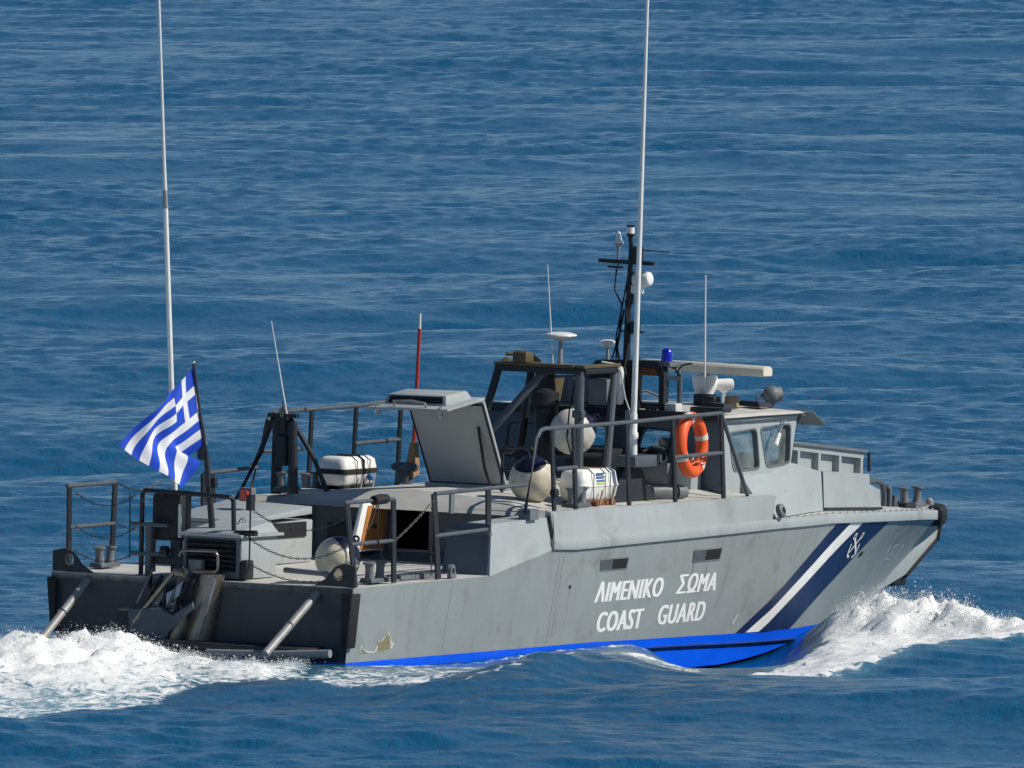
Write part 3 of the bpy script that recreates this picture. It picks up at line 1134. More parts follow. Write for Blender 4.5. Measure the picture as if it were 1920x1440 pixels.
# ------------------------------------------------------------------ port A-frame with camera pod
b = MB()
b.tube([(3.45, 1.74, 1.30), (3.75, 1.60, 1.85), (3.88, 1.5, 2.28)], .028, 8)
b.bar((3.86, 1.46, 1.44), (3.88, 1.46, 2.27), .11, .03, up=(1, .6, 0))
b.tube([(3.78, 1.20, 1.46), (3.80, 1.24, 2.20)], .05, 10)
b.tube([(3.84, 1.30, 2.24), (4.02, 1.12, 1.85), (4.12, 1.0, 1.48)], .026, 8)
b.bar((3.80, 1.52, 2.26), (3.84, 1.2, 2.26), .10, .04, up=(0, 0, 1))
b.build("stern_light_frame", "dark_grey", boat)
b = MB()
b.lathe((3.82, 1.36, 1.74), (0, 0, 1), [(.06, 0), (.075, .02), (.075, .30), (.05, .33), (.05, .42), (.07, .45), (.07, .5)], 16)
b.build("camera_pod", "dark_grey", boat)
b = MB()
b.lathe((3.82, 1.36, 2.24), (0, 0, 1), [(.055, 0), (.055, .08), (.02, .10), (.015, .17)], 14)
b.build("pod_cap", "dull_steel", boat)
whip("thin_aerial", (3.80, 1.30, 2.22), None, (3.68, 1.45, 3.24), (.010, .005))
b = MB()
b.box(4.0, 4.5, 1.0, 1.6, 1.44, 1.475)
b.build("frame_base", "deck_grey", boat)
bollards(boat, (4.0, 1.42, 1.47), 0)

# ------------------------------------------------------------------ open roof hatch
b = MB()
A, Bp = Vector((5.28, .45, 1.55)), Vector((5.28, -.47, 1.55))
T0, T1 = Vector((4.78, .45, 2.41)), Vector((4.78, -.47, 2.44))
nrm = (Bp - A).cross(T0 - A).normalized() * .035
if nrm.x < 0:
    nrm = -nrm
b.loft([[A, Bp, T1, T0], [p + nrm for p in (A, Bp, T1, T0)]])
ht = b.build("roof_hatch", "pale_grey_paint", boat, bevel=.006, label="open grey roof hatch propped upright with its lining showing")
b = MB()
ins = .045
q4 = [A, Bp, T1, T0]
ctr = sum(q4, Vector()) / 4
li = [p + (ctr - p).normalized() * ins - nrm * .15 for p in q4]
b.loft([li, [p - nrm * .15 for p in li]])
b.build("hatch_lining", "hatch_lining", ht)
b = MB()
for a, c in ((A, T0), (Bp, T1), (A, Bp), (T0, T1)):
    o1 = (ctr - a).normalized() * .028 - nrm * .25
    o2 = (ctr - c).normalized() * .028 - nrm * .25
    b.tube([a + o1, c + o2], .011, 6)
b.build("rubber_seal", "black_rubber", ht)
b = MB()
L0, L1 = Vector((4.05, .50, 2.36)), Vector((4.10, -.44, 2.37))
b.loft([[T0 + Vector((.02, 0, .02)), T1 + Vector((.02, 0, .02)), L1, L0], [T0 + Vector((.03, 0, .055)), T1 + Vector((.03, 0, .055)), L1 + Vector((0, 0, .022)), L0 + Vector((0, 0, .022))]])
b.build("hatch_lip", "pale_grey_paint", ht, bevel=.004)
b = MB()
b.loft([[(4.30, .44, 2.41), (4.30, -.30, 2.42), (4.34, -.28, 2.52), (4.34, .42, 2.51)], [(4.80, .46, 2.45), (4.80, -.34, 2.46), (4.72, -.30, 2.56), (4.72, .42, 2.55)]])
b.build("hatch_hood", "pale_grey_paint", ht, bevel=.006)
b = MB()
b.add([(4.298, .40, 2.425), (4.298, -.26, 2.435), (4.325, -.25, 2.505), (4.325, .38, 2.495)], [(0, 1, 2, 3)])
b.build("hood_vent", "interior_black", ht, smooth=0)
for y in (.42, -.34):
    b = MB()
    b.torus((4.14, y, 2.36), (0, 1, 0), .05, .011, 14, 6)
    b.build("latch", "stainless", ht)
b = MB()
b.tube([(4.16, .22, 2.39), (4.12, .22, 2.45), (4.12, .0, 2.46), (4.14, -.14, 2.44), (4.16, -.16, 2.39)], .014, 8)
b.build("hatch_handle", "galvanised", ht)
b = MB()
b.tube([(4.9, -.34, 2.18), (5.02, -.36, 1.75), (5.1, -.38, 1.58)], [.014, .018, .014], 8)
b.build("gas_strut", "black_rubber", ht)
b = MB()
b.box(5.22, 6.2, -.5, .48, 1.52, 1.56)
b.build("hatch_coaming", "pale_grey_paint", boat, bevel=.01)
# mushroom vent and tan cloth pole
b = MB()
b.lathe((6.62, 1.55, 1.45), (0, 0, 1), [(.09, 0), (.09, .12), (.14, .14), (.15, .18), (.12, .21), (.01, .22)], 18)
b.build("mushroom_vent", "rail_grey", boat)

# ------------------------------------------------------------------ gun mount frame on the troop roof
TZ = 2.70
b = MB()
for p in ([(6.72, .50, TZ), (7.40, .50, TZ)], [(6.72, -.50, TZ), (7.40, -.50, TZ)], [(6.72, .52, TZ), (6.72, -.52, TZ)], [(7.40, .52, TZ), (7.40, -.52, TZ)]):
    b.bar(p[0], p[1], .10, .06, up=(0, 0, 1))
b.box(6.70, 7.42, -.05, .05, TZ - .05, TZ + .03)
gf = b.build("mount_frame", "dark_grey", boat, bevel=.006)
b = MB()
b.box(6.68, 7.44, -.56, -.44, TZ + .032, TZ + .066)
b.box(6.68, 7.44, .40, .54, TZ + .032, TZ + .066)
b.box(6.66, 6.80, -.435, .395, TZ + .032, TZ + .066)
b.build("mount_rail", "olive_paint", gf, bevel=.006)
b = MB()
b.prism([(6.66, .30, TZ + .07), (7.00, .30, TZ + .07), (6.80, .30, TZ + .17), (6.70, .30, TZ + .19), (6.66, .30, TZ + .17)], (0, -.16, 0))
b.tube([(6.70, .26, TZ + .15), (6.62, .36, TZ + .15)], .02, 8)
b.prism([(6.72, .48, TZ + .07), (6.84, .48, TZ + .07), (6.80, .48, TZ + .11)], (0, -.05, 0))
b.build("gun_cradle", "olive_paint", gf, bevel=.006)
legs = [((6.72, .50, TZ), (6.45, .72, 1.48)), ((6.72, -.48, TZ), (6.70, -.50, 1.46)), ((7.40, -.50, TZ), (7.05, -.62, 1.46)), ((7.40, .5, TZ), (7.45, .70, 1.46)),
        ((7.05, .05, TZ), (6.85, .10, 1.5)), ((6.85, .0, TZ), (6.35, .62, 1.80))]
for i, (p, q) in enumerate(legs):
    c = MB()
    c.tube([p, q], .042 if i != 1 else .050, 10)
    c.build("leg", "rail_grey" if i in (1, 2, 5) else "dark_grey", gf)
b = MB()
b.lathe((7.02, .12, 1.50), (0, 0, 1), [(.20, 0), (.20, .03), (.11, .06), (.085, .5), (.10, .78), (.16, .82), (.16, .95), (.07, 1.0), (.07, 1.17)], 18)
b.build("gun_pedestal", "dark_grey", gf)
b = MB()
b.box(7.30, 7.62, .0, .40, 1.95, 2.30)
b.build("ammunition_box", "dark_grey", gf, bevel=.015)
b = MB()
b.box(7.45, 7.85, -.42, .1, 1.50, 1.86)
b.build("battery_box", "dark_grey", gf, bevel=.015)
b = MB()
b.tube([(6.70, -.44, 2.62), (6.66, -.40, 2.3), (6.72, -.34, 2.0), (6.70, -.46, 1.7)], .010, 6)
b.build("hanging_rope", "black_rubber", gf)
b = MB()
b.tube([(5.05, -.95, 1.45), (5.05, -.95, 1.92), (5.04, -.90, 1.98), (5.02, -.62, 1.98), (5.02, -.57, 1.92), (5.02, -.57, 1.50)], .018, 8)
b.tube([(5.05, -.95, 1.75), (5.02, -.57, 1.75)], .014, 8)
b.build("boarding_hoop", "dark_grey", boat)
b = MB()
b.tube([(6.35, .66, 1.82), (6.9, .2, 1.80), (7.35, -.4, 1.80)], .03, 8)
b.bar((6.30, .70, 1.84), (6.60, .30, 1.84), .10, .05, up=(0, 0, 1))
b.build("brace", "dark_grey", gf)
b = MB()
b.bar((6.45, .82, 2.24), (6.65, .55, 2.24), .05, .05, up=(0, 0, 1))
b.bar((6.50, .62, 2.22), (6.52, .60, 1.9), .05, .02)
b.build("grab_rail", "mid_grey", gf)
b = MB()
b.box(7.25, 7.48, -.50, -.28, 2.33, 2.60)
b.build("equipment_box", "mid_grey", gf, bevel=.01)
b = MB()
b.box(6.64, 6.72, -.56, -.44, 2.22, 2.30)
b.build("leg_clamp", "rail_grey", gf, bevel=.008)
b = MB()
b.prism([(7.0, -.02, TZ - .1), (7.2, -.02, TZ - .1), (7.06, -.02, 2.22)], (0, .03, 0))
b.build("olive_strap", "olive_paint", gf)
b = MB()
b.tube([(7.3, -.40, 2.78), (7.40, -.50, 2.76), (7.46, -.54, 2.68), (7.47, -.55, 2.60), (7.50, -.58, 2.4), (7.58, -.62, 2.2)], .010, 6)
b.build("pale_cable", "console_pale", gf)
# dish antenna and thin whips
b = MB()
b.tube([(7.08, -.03, TZ), (7.08, -.03, 3.0)], [.028, .02], 10)
ds = b.build("dish_stem", "galvanised", boat)
b = MB()
b.lathe((7.08, -.03, 3.0), (0, 0, 1), [(.03, -.01), (.07, .01), (.15, .03), (.172, .045), (.165, .06), (.10, .078), (.001, .085)], 26)
b.build("gps_dish", "white_glaze", ds)
whip("thin_aerial", (7.02, .02, 2.70), None, (6.86, .02, 3.79), (.009, .005))

# ------------------------------------------------------------------ wheelhouse
side_fn = lambda sgn: (lambda u, v: (u, sgn * (1.47 - .05 * (v - 1.41)), v))
out_s = [(8.03, 1.41), (8.42, 1.41), (8.42, 1.60), (9.44, 1.60), (9.47, 1.70), (9.63, 2.21), (8.05, 2.21)]
win_a = rquad([(8.20, 2.05), (8.27, 1.655), (8.80, 1.665), (8.755, 2.075)], .065)
win_b = rquad([(8.855, 2.08), (8.965, 1.672), (9.43, 1.70), (9.47, 2.10)], .065)
b = MB()
aw = [(-1.46, 1.412), (1.46, 1.412), (1.42, 2.21), (1.0, 2.25), (0, 2.27), (-1.0, 2.25), (-1.42, 2.21)]
awin = [rquad([(-.78, 1.79), (-.36, 1.77), (-.36, 2.07), (-.84, 2.05)], .05), rquad([(-.14, 1.74), (.30, 1.74), (.30, 2.06), (-.06, 2.06)], .05), rquad([(.55, 1.78), (1.15, 1.80), (1.12, 2.05), (.55, 2.05)], .05)]
awd = rquad([(-1.25, 1.45), (-.98, 1.45), (-.98, 2.1), (-1.25, 2.1)], .04)
awb = MB()
awb.holed(aw, awin, lambda u, v: (8.04, u, v))
for sgn in (-1, 1):
    b.holed(out_s, [win_a, win_b], side_fn(sgn))
wx = lambda v: 9.47 + (v - 1.70) * .314
fw_o = [(-1.455, 1.60), (1.455, 1.60), (1.43, 2.21), (-1.43, 2.21)]
fwin = [rquad([(c - .40, 1.70), (c + .40, 1.70), (c + .38, 2.12), (c - .38, 2.12)], .06) for c in (-.93, 0, .93)]
b.holed(fw_o, fwin, lambda u, v: (wx(v), u, v))
wh = b.build("wheelhouse", "pale_grey_paint", boat, smooth=0)
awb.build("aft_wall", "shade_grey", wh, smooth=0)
b = MB()
b.box(7.93, 8.03, -1.45, 1.45, 2.18, 2.262)
b.build("roof_edge", "dark_grey", wh, bevel=.01)
GL = {}
for sgn in (-1, 1):
    for wv in (win_a, win_b):
        f = side_fn(sgn)
        q = MB()
        n = len(wv)
        rings = []
        for sc, off in ((1.0, .008), (1.07, .008), (1.07, -.0), (1.0, -.045), (.955, -.045)):
            cu, cv = sum(p[0] for p in wv) / n, sum(p[1] for p in wv) / n
            rings.append([Vector(f(cu + (p[0] - cu) * sc, cv + (p[1] - cv) * sc)) + Vector((0, sgn * off, 0)) for p in wv])
        o_ = [rings[2], rings[1], rings[0], rings[3], rings[4]]
        q.loft(o_, False, False)
        fr = q.build("window", "mid_grey", wh)
        q = MB()
        q.add([p + Vector((0, sgn * .006, 0)) for p in rings[4]], [tuple(range(n))])
        q.build("pane", "window_glass", fr, smooth=0, recalc=False)
for wv, fn, nx in [(x_, (lambda u, v: (8.04, u, v)), -1) for x_ in awin] + [(x_, (lambda u, v: (wx(v), u, v)), 1) for x_ in fwin]:
    q = MB()
    n = len(wv)
    cu, cv = sum(p[0] for p in wv) / n, sum(p[1] for p in wv) / n
    sc_r = lambda sc, off: [Vector(fn(cu + (p[0] - cu) * sc, cv + (p[1] - cv) * sc)) + Vector((nx * off, 0, 0)) for p in wv]
    q.loft([sc_r(1.08, 0), sc_r(1.08, .012), sc_r(.98, .012), sc_r(.96, -.03)], False, False)
    fr = q.build("window", "dark_grey", wh)
    q = MB()
    q.add(sc_r(.965, -.02), [tuple(range(n))])
    q.build("pane", "clear_glass", fr, smooth=0, recalc=False)
# roof
b = MB()
lp = []
for x, dz in ((7.98, 0), (8.8, .01), (9.62, 0), (9.72, -.02)):
    lp.append([(x, -1.47, 2.205 + dz), (x, -1.46, 2.235 + dz), (x, -.9, 2.255 + dz), (x, 0, 2.265 + dz), (x, .9, 2.255 + dz), (x, 1.46, 2.235 + dz), (x, 1.47, 2.205 + dz), (x, 0, 2.25 + dz)])
b.loft(lp)
b.build("wheelhouse_roof", "deck_grey", wh, smooth=20)
b = MB()
b.box(8.0, 9.68, -1.50, -1.474, 2.195, 2.212)
b.build("rain_gutter", "dark_grey", wh)
# visor
b = MB()
b.loft([[(9.60, -1.42, 2.235), (9.60, 1.42, 2.235), (9.60, 1.42, 2.215), (9.60, -1.42, 2.215)], [(10.0, -1.40, 2.225), (10.0, 1.40, 2.225), (10.0, 1.40, 2.205), (10.0, -1.40, 2.205)],
        [(10.50, -1.28, 2.06), (10.50, 1.28, 2.06), (10.50, 1.28, 2.04), (10.50, -1.28, 2.04)]])
b.build("sun_visor", "rail_grey", wh)
for y in (-1.3, -.45, .45, 1.3):
    q = MB()
    q.bar((9.50, y, 1.78), (10.0, y * .98, 2.20), .03, .012, up=(0, 1, 0))
    q.build("visor_bracket", "rail_grey", wh)
# lower cabin flank sweeping out to the strake
for sgn in (-1, 1):
    b = MB()
    rows = []
    for x, yt, zt in ((8.42, 1.462, 1.603), (9.0, 1.462, 1.603), (9.44, 1.462, 1.70), (9.9, 1.37, 1.645), (10.47, 1.25, 1.555)):
        yb, zb = ip(x, [8.4, 9.2, 10.5], [ip(8.42, PX, PY), 1.66, 1.28]), ip(x, HX, HZT) + .118
        rows.append([(x, sgn * (yb - .005), zb), (x, sgn * yt, zt), (x, sgn * .3, zt + .03), (x, sgn * .3, zb)])
    b.loft(rows)
    b.build("cabin_flank", "pale_grey_paint", boat, smooth=25)
    b = MB()
    for x in (8.86, 9.12):
        q = MB()
        q.bar((x, sgn * 1.50, 1.52), (x + .03, sgn * 1.575, 1.40), .022, .02, up=(0, 1, .4))
        q.build("grab_slot", "interior_black", boat)
    # bow box
    rows = []
    for x, yt, zt, yb in ((10.53, 1.24, 1.555, 1.265), (11.2, 1.16, 1.515, 1.185), (11.74, 1.11, 1.48, 1.13), (11.745, 1.115, 1.37, 1.13), (12.05, 1.07, 1.30, 1.085)):
        zb = ip(x, HX, HZT) + .118
        rows.append([(x, sgn * yb, zb), (x, sgn * yt, zt), (x, 0, zt + .02), (x, 0, zb)])
    b.loft(rows)
    b.build("bow_box", "pale_grey_paint", boat, smooth=20)
    b = MB()
    b.add([(10.472, sgn * 1.225, 1.55), (10.528, sgn * 1.225, 1.55), (10.528, sgn * 1.25, 1.14), (10.472, sgn * 1.25, 1.14)], [(0, 1, 2, 3)])
    b.build("box_joint", "black_rubber", boat, smooth=0)
    b = MB()
    lpx = [(10.53, 1.275, 1.165), (11.2, 1.195, 1.14), (12.05, 1.095, 1.105)]
    b.tube([(x, sgn * y, z) for x, y, z in lpx], .014, 6)
    b.build("box_seal", "black_rubber", boat)
# raised foredeck hatch with stiffener bays
hy = -.80
H0, H1 = (10.62, 1.845), (12.13, 1.70)
b = MB()
zt_ = lambda x: H0[1] + (H1[1] - H0[1]) * (x - H0[0]) / (H1[0] - H0[0])
b.prism([(10.62, hy + .05, zt_(10.62)), (12.13, hy + .05, zt_(12.13)), (12.13, hy + .05, 1.38), (10.62, hy + .05, 1.46)], (0, .02, 0))
fh = b.build("foredeck_hatch", "pale_grey_paint", boat, label="raised foredeck hatch panel with three framed bays")
b = MB()
b.prism([(10.58, hy - .05, zt_(10.6) + .012), (12.16, hy - .05, zt_(12.16) + .012), (12.16, hy - .05, zt_(12.16) - .02), (10.58, hy - .05, zt_(10.6) - .02)], (0, .14, 0))
b.build("hatch_edge", "mid_grey", fh)
b = MB()
b.prism([(10.62, hy - .02, zt_(10.62) - .02), (12.13, hy - .02, zt_(12.13) - .02), (12.13, hy - .02, zt_(12.13) - .085), (10.62, hy - .02, zt_(10.62) - .085)], (0, .07, 0))
b.build("hatch_beam", "pale_grey_paint", fh)
for x in (10.72, 11.16, 11.60, 12.06):
    q = MB()
    q.prism([(x, hy - .02, zt_(x) - .085), (x + .05, hy - .02, zt_(x + .05) - .085), (x + .05, hy - .02, 1.42), (x, hy - .02, 1.42)], (0, .07, 0))
    q.build("stiffener", "pale_grey_paint", fh)
b = MB()
b.tube([(12.16, hy - .06, 1.68), (12.17, hy - .06, 1.48)], .018, 8)
b.tube([(10.60, hy - .08, 1.58), (10.64, hy - .06, 1.55), (10.70, hy - .05, 1.48)], .02, 8)
b.build("hatch_catch", "dark_grey", fh)
# window wiper / lamp on the side window
b = MB()
b.torus((9.19, -1.50, 2.12), (0, 1, 0), .03, .008, 12, 6)
b.tube([(9.17, -1.51, 2.10), (9.10, -1.51, 2.02)], .014, 8)
b.tube([(9.25, -1.48, 2.14), (9.32, -1.48, 2.15)], .008, 6)
fl = b.build("lamp_bracket", "stainless", wh)
b = MB()
b.tube([(9.11, -1.515, 2.02), (9.03, -1.515, 1.90)], [.022, .03], 10)
b.build("side_lamp", "white_plastic", fl)

# ------------------------------------------------------------------ wheelhouse interior
b = MB()
b.box(8.1, 9.6, -1.38, 1.38, 1.20, 1.24)
b.build("cabin_floor", "interior_black", wh)
b = MB()
b.box(9.1, 9.42, -1.3, 1.3, 1.25, 1.66)
b.box(9.0, 9.4, -.1, .9, 1.66, 1.78)
b.build("console", "console_grey", wh, bevel=.02)
b = MB()
b.box(9.02, 9.10, -1.25, -.65, 1.60, 1.80)
b.box(8.96, 9.0, -1.0, -.62, 1.74, 1.90)
b.build("chart_screen", "console_pale", wh, bevel=.015)
for y in (-.75, .75):
    b = MB()
    b.box(8.35, 8.75, y - .22, y + .22, 1.30, 1.42)
    b.loft([[(8.30, y - .22, 1.38), (8.30, y + .22, 1.38), (8.42, y + .22, 1.38), (8.42, y - .22, 1.38)], [(8.20, y - .18, 1.96), (8.20, y + .18, 1.96), (8.28, y + .18, 1.96), (8.28, y - .18, 1.96)]])
    b.build("helm_seat", "console_grey", wh, bevel=.03)

# ------------------------------------------------------------------ radar arch, mast, radar
b = MB()
AX, AT = 8.0, 2.78
arc = [(-.75, 2.24), (-.75, 2.62), (-.735, 2.70), (-.69, 2.755), (-.62, 2.775), (0, 2.765), (.08, 2.75), (.13, 2.70), (.15, 2.62), (.15, 2.22)]
inn = [(-.69, 2.24), (-.69, 2.60), (-.67, 2.665), (-.62, 2.70), (-.46, 2.70), (-.43, 2.66), (-.43, 2.30), (-.40, 2.24)]
b.holed(arc + [(-.40, 2.22), (-.43, 2.30), (-.43, 2.66), (-.46, 2.70), (-.62, 2.70), (-.67, 2.665), (-.69, 2.60), (-.69, 2.24)], [], lambda u, v: (AX, u, v))
b.holed(arc + [(-.40, 2.22), (-.43, 2.30), (-.43, 2.66), (-.46, 2.70), (-.62, 2.70), (-.67, 2.665), (-.69, 2.60), (-.69, 2.24)], [], lambda u, v: (AX + .10, u, v))
n = len(arc)
b.add([(x, u, v) for u, v in arc for x in (AX, AX + .10)], [(2 * i, 2 * i + 1, 2 * i + 3, 2 * i + 2) for i in range(n - 1)])
n = len(inn)
b.add([(x, u, v) for u, v in inn for x in (AX, AX + .10)], [(2 * i, 2 * i + 1, 2 * i + 3, 2 * i + 2) for i in range(n - 1)])
ar = b.build("radar_arch", "dark_grey", boat, smooth=40)
b = MB()
b.tube([(AX + .16, -.85, 2.24), (AX + .16, -.85, 2.62), (AX + .16, -.82, 2.70), (AX + .16, -.74, 2.73), (AX + .16, -.5, 2.73)], .028, 10)
b.bar((AX + .05, -.72, 2.60), (AX + .16, -.86, 2.60), .04, .04, up=(0, 0, 1))
b.build("arch_post", "rail_grey", ar)
b = MB()
b.box(AX + .03, AX + .18, -.80, -.62, 2.72, 2.77)
b.build("lamp_shelf", "mid_grey", ar)
b = MB()
b.box(AX + .02, AX + .12, -.66, -.46, 2.62, 2.698)
b.build("red_unit", "rust_wood", ar)
b = MB()
b.lathe((AX + .10, -.72, 2.77), (0, 0, 1), [(.064, 0), (.064, .02), (.060, .03), (.060, .09), (.050, .12), (.028, .138), (.001, .143)], 20)
b.build("beacon", "blue_lamp", ar, label="blue flashing beacon on the arch")
b = MB()
b.tube([(AX + .15, -.80, 2.66), (AX + .17, -.88, 2.74), (AX + .18, -.98, 2.76)], .010, 6)
b.tube([(AX - .03, -.45, 2.46), (AX - .06, -.52, 2.30), (AX - .05, -.62, 2.26), (AX - .04, -.7, 2.28)], .012, 6)
b.tube([(AX - .03, -.43, 2.42), (AX - .08, -.50, 2.26), (AX - .05, -.66, 2.25)], .009, 6)
b.build("cable", "black_rubber", ar)
b = MB()
b.box(AX + .0, AX + .14, -.90, -.76, 2.25, 2.34)
b.build("junction_box", "console_pale", ar, bevel=.01)
# raised dark bulkhead on the port half, behind the gun mount
b = MB()
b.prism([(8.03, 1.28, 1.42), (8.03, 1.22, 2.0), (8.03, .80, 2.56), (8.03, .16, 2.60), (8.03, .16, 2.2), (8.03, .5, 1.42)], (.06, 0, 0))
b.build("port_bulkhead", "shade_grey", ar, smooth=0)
b = MB()
b.box(7.86, 7.99, .05, .34, 2.32, 2.56)
b.build("radio_case", "mid_grey", ar, bevel=.01)
for k, (y0, y1) in enumerate(((-1.40, -1.0), (-.72, -.1), (.3, 1.1))):
    b = MB()
    b.box(8.12 + .05 * k, 8.30 + .05 * k, y0, y1, 2.262, 2.31 + .012 * k)
    b.build("roof_conduit", "dark_grey", wh, bevel=.008)
b = MB()
b.box(7.72, 8.02, -.98, -.62, 1.42, 1.74)
b.build("deck_box", "mid_grey", boat, bevel=.015)
b = MB()
b.box(7.80, 8.02, -1.22, -1.0, 1.42, 1.80)
b.build("deck_box", "pale_grey_paint", boat, bevel=.015)
# mast
b = MB()
b.tube([(8.02, -.28, 2.74), (8.02, -.29, 3.3), (8.02, -.31, 4.0)], [.040, .034, .024], 12)
b.tube([(8.02, -.33, 3.35), (8.02, -.335, 3.70)], .022, 10)
ms = b.build("mast", "dark_grey", boat)
b = MB()
b.bar((8.0, .06, 3.80), (8.0, -.60, 3.79), .045, .04, up=(0, 0, 1))
b.bar((8.0, -.05, 3.74), (8.0, -.22, 3.735), .04, .02, up=(0, 0, 1))
b.build("crossbar", "dark_grey", ms)
b = MB()
b.tube([(8.0, -.165, 3.72), (8.0, -.165, 3.93)], .014, 8)
b.lathe((8.0, -.165, 3.92), (0, 0, 1), [(.02, 0), (.028, .05), (.05, .06), (.05, .068)], 14)
q = b.build("gps_stem", "galvanised", ms)
b = MB()
b.lathe((8.0, -.165, 3.988), (0, 0, 1), [(.055, 0), (.05, .015), (.036, .03), (.022, .10), (.012, .12), (.001, .125)], 18)
b.build("gps_cone", "white_glaze", q)
b = MB()
b.lathe((8.0, -.31, 4.0), (0, 0, 1), [(.02, 0), (.025, .06), (.045, .08), (.045, .095)], 16)
b.lathe((8.0, -.31, 4.165), (0, 0, 1), [(.046, 0), (.046, .018)], 16)
q = b.build("masthead_lamp", "black_rubber", ms)
b = MB()
b.lathe((8.0, -.31, 4.095), (0, 0, 1), [(.041, 0), (.041, .07)], 16)
b.build("lamp_glass", "white_glaze", q)
b = MB()
b.lathe((8.0, -.46, 3.62), (0, -.9, .1), [(.07, -.09), (.085, -.06), (.085, .05), (.07, .10), (.04, .11)], 16)
b.box(7.97, 8.05, -.46, -.34, 3.47, 3.56)
b.build("loudhailer", "white_plastic", ms, bevel=.01)
b = MB()
b.box(7.97, 8.05, -.44, -.34, 3.80, 3.96)
b.tube([(8.0, -.40, 3.93), (8.0, -.78, 3.92)], .006, 5)
b.build("wind_sensor", "dark_grey", ms)
b = MB()
b.box(7.97, 8.06, -.42, -.34, 3.05, 3.18)
b.tube([(8.0, -.22, 3.07), (8.0, -.5, 3.07)], .008, 5)
b.build("stern_camera", "dark_grey", ms)
b = MB()
b.tube([(8.0, -.15, 3.72), (8.0, -.13, 3.5), (8.0, -.22, 3.35), (8.0, -.20, 3.05), (8.0, -.12, 2.78)], .010, 6)
b.tube([(8.0, -.30, 3.7), (8.0, -.22, 3.3), (8.0, -.16, 3.0), (8.0, -.17, 2.78)], .010, 6)
b.tube([(7.98, -.28, 3.4), (7.96, -.33, 2.95), (7.95, -.30, 2.7), (7.93, -.38, 2.5), (7.93, -.45, 2.35)], .014, 6)
b.tube([(8.0, -.25, 3.3), (7.98, -.19, 2.9), (7.96, -.24, 2.7), (7.93, -.40, 2.42)], .012, 6)
b.build("mast_cables", "black_rubber", ms)
b = MB()
b.tube([(8.02, -.05, 2.76), (8.02, -.05, 2.92)], [.022, .016], 8)
q = b.build("antenna_stem", "galvanised", ar)
b = MB()
b.lathe((8.02, -.05, 2.92), (0, 0, 1), [(.02, -.03), (.06, .0), (.088, .02), (.088, .035), (.05, .05), (.001, .055)], 20)
b.build("antenna_disc", "white_glaze", q)
# open array radar
b = MB()
b.lathe((9.46, -.40, 2.25), (0, 0, 1), [(.07, 0), (.075, .07), (.085, .11), (.115, .165), (.130, .22), (.134, .29), (.125, .315), (.05, .325), (.05, .35)], 24)
rp = b.build("radar_pedestal", "white_glaze", boat)
b = MB()
rc_ = Vector((9.46, -.40, 2.645))
# direction of the bar: to the right of the picture and towards the camera
dw = Vector((1.34, -1.15, 0)).normalized()
db = (BOAT.to_3x3().inverted() @ dw)
db.z = 0
db.normalize()
sd = Vector((-db.y, db.x, 0))
L = .86
prof = [(-.075, -.05), (.075, -.05), (.085, -.03), (.085, .03), (.06, .055), (-.06, .055), (-.085, .03), (-.085, -.03)]
b.loft([[rc_ + db * t + sd * (u * sc) + Vector((0, 0, v * sc)) for u, v in prof] for t, sc in ((-L, .85), (-L + .02, 1), (L - .02, 1), (L, .85))])
b.build("radar_bar", "cream_plastic", rp)
b = MB()
b.lathe((9.66, -.52, 2.28), (0, 0, 1), [(.02, 0), (.02, .10), (.05, .12), (.05, .15)], 12)
b.lathe((9.66, -.52, 2.47), (.55, -.80, .05), [(.055, -.09), (.062, -.06), (.062, .05), (.055, .09), (.03, .10)], 16)
b.build("floodlight", "white_glaze", boat)
whip("thin_aerial", (9.29, -.50, 2.30), None, (9.25, -.50, 3.63), (.012, .008))
b = MB()
b.box(9.22, 9.36, -.60, -.40, 2.26, 2.38)
b.box(9.05, 9.2, -.75, -.60, 2.26, 2.37)
b.build("roof_unit", "dark_grey", boat, bevel=.01)
b = MB()
b.box(9.18, 9.24, -.95, -.80, 2.26, 2.38)
b.build("roof_lamp", "strap_tan", boat, bevel=.008)
b = MB()
b.tube([(8.55, .25, 2.30), (8.60, .20, 2.38), (8.85, -.05, 2.41), (9.05, -.2, 2.31)], .016, 8)
b.build("roof_grab_rail", "rail_grey", boat)
for x, y in ((9.0, .5), (9.25, -1.05), (8.6, -1.0)):
    b = MB()
    b.loft([[(x, y - .14, 2.27), (x + .3, y - .14, 2.27), (x + .3, y + .14, 2.28), (x, y + .14, 2.28)], [(x + .03, y - .11, 2.325), (x + .27, y - .11, 2.315), (x + .27, y + .11, 2.325), (x + .03, y + .11, 2.335)]])
    b.build("roof_pad", "dark_grey", boat)
# round searchlight
b = MB()
b.tube([(9.86, -.98, 2.22), (9.86, -.98, 2.30)], .03, 10)
b.tube([(9.70, -.86, 2.22), (9.72, -.88, 2.34), (9.80, -.93, 2.38)], .016, 8)
sg_ = b.build("searchlight_mount", "rail_grey", boat)
b = MB()
b.ball((9.86, -.98, 2.375), .098, 22, 14)
b.build("searchlight", "mid_grey", sg_)
b = MB()
b.lathe((9.895, -1.02, 2.38), (.75, -.65, .05), [(.075, .0), (.078, .045), (.06, .05)], 18)
b.build("lamp_rim", "galvanised", sg_)

# ================================================================== things on board
# -- life rafts


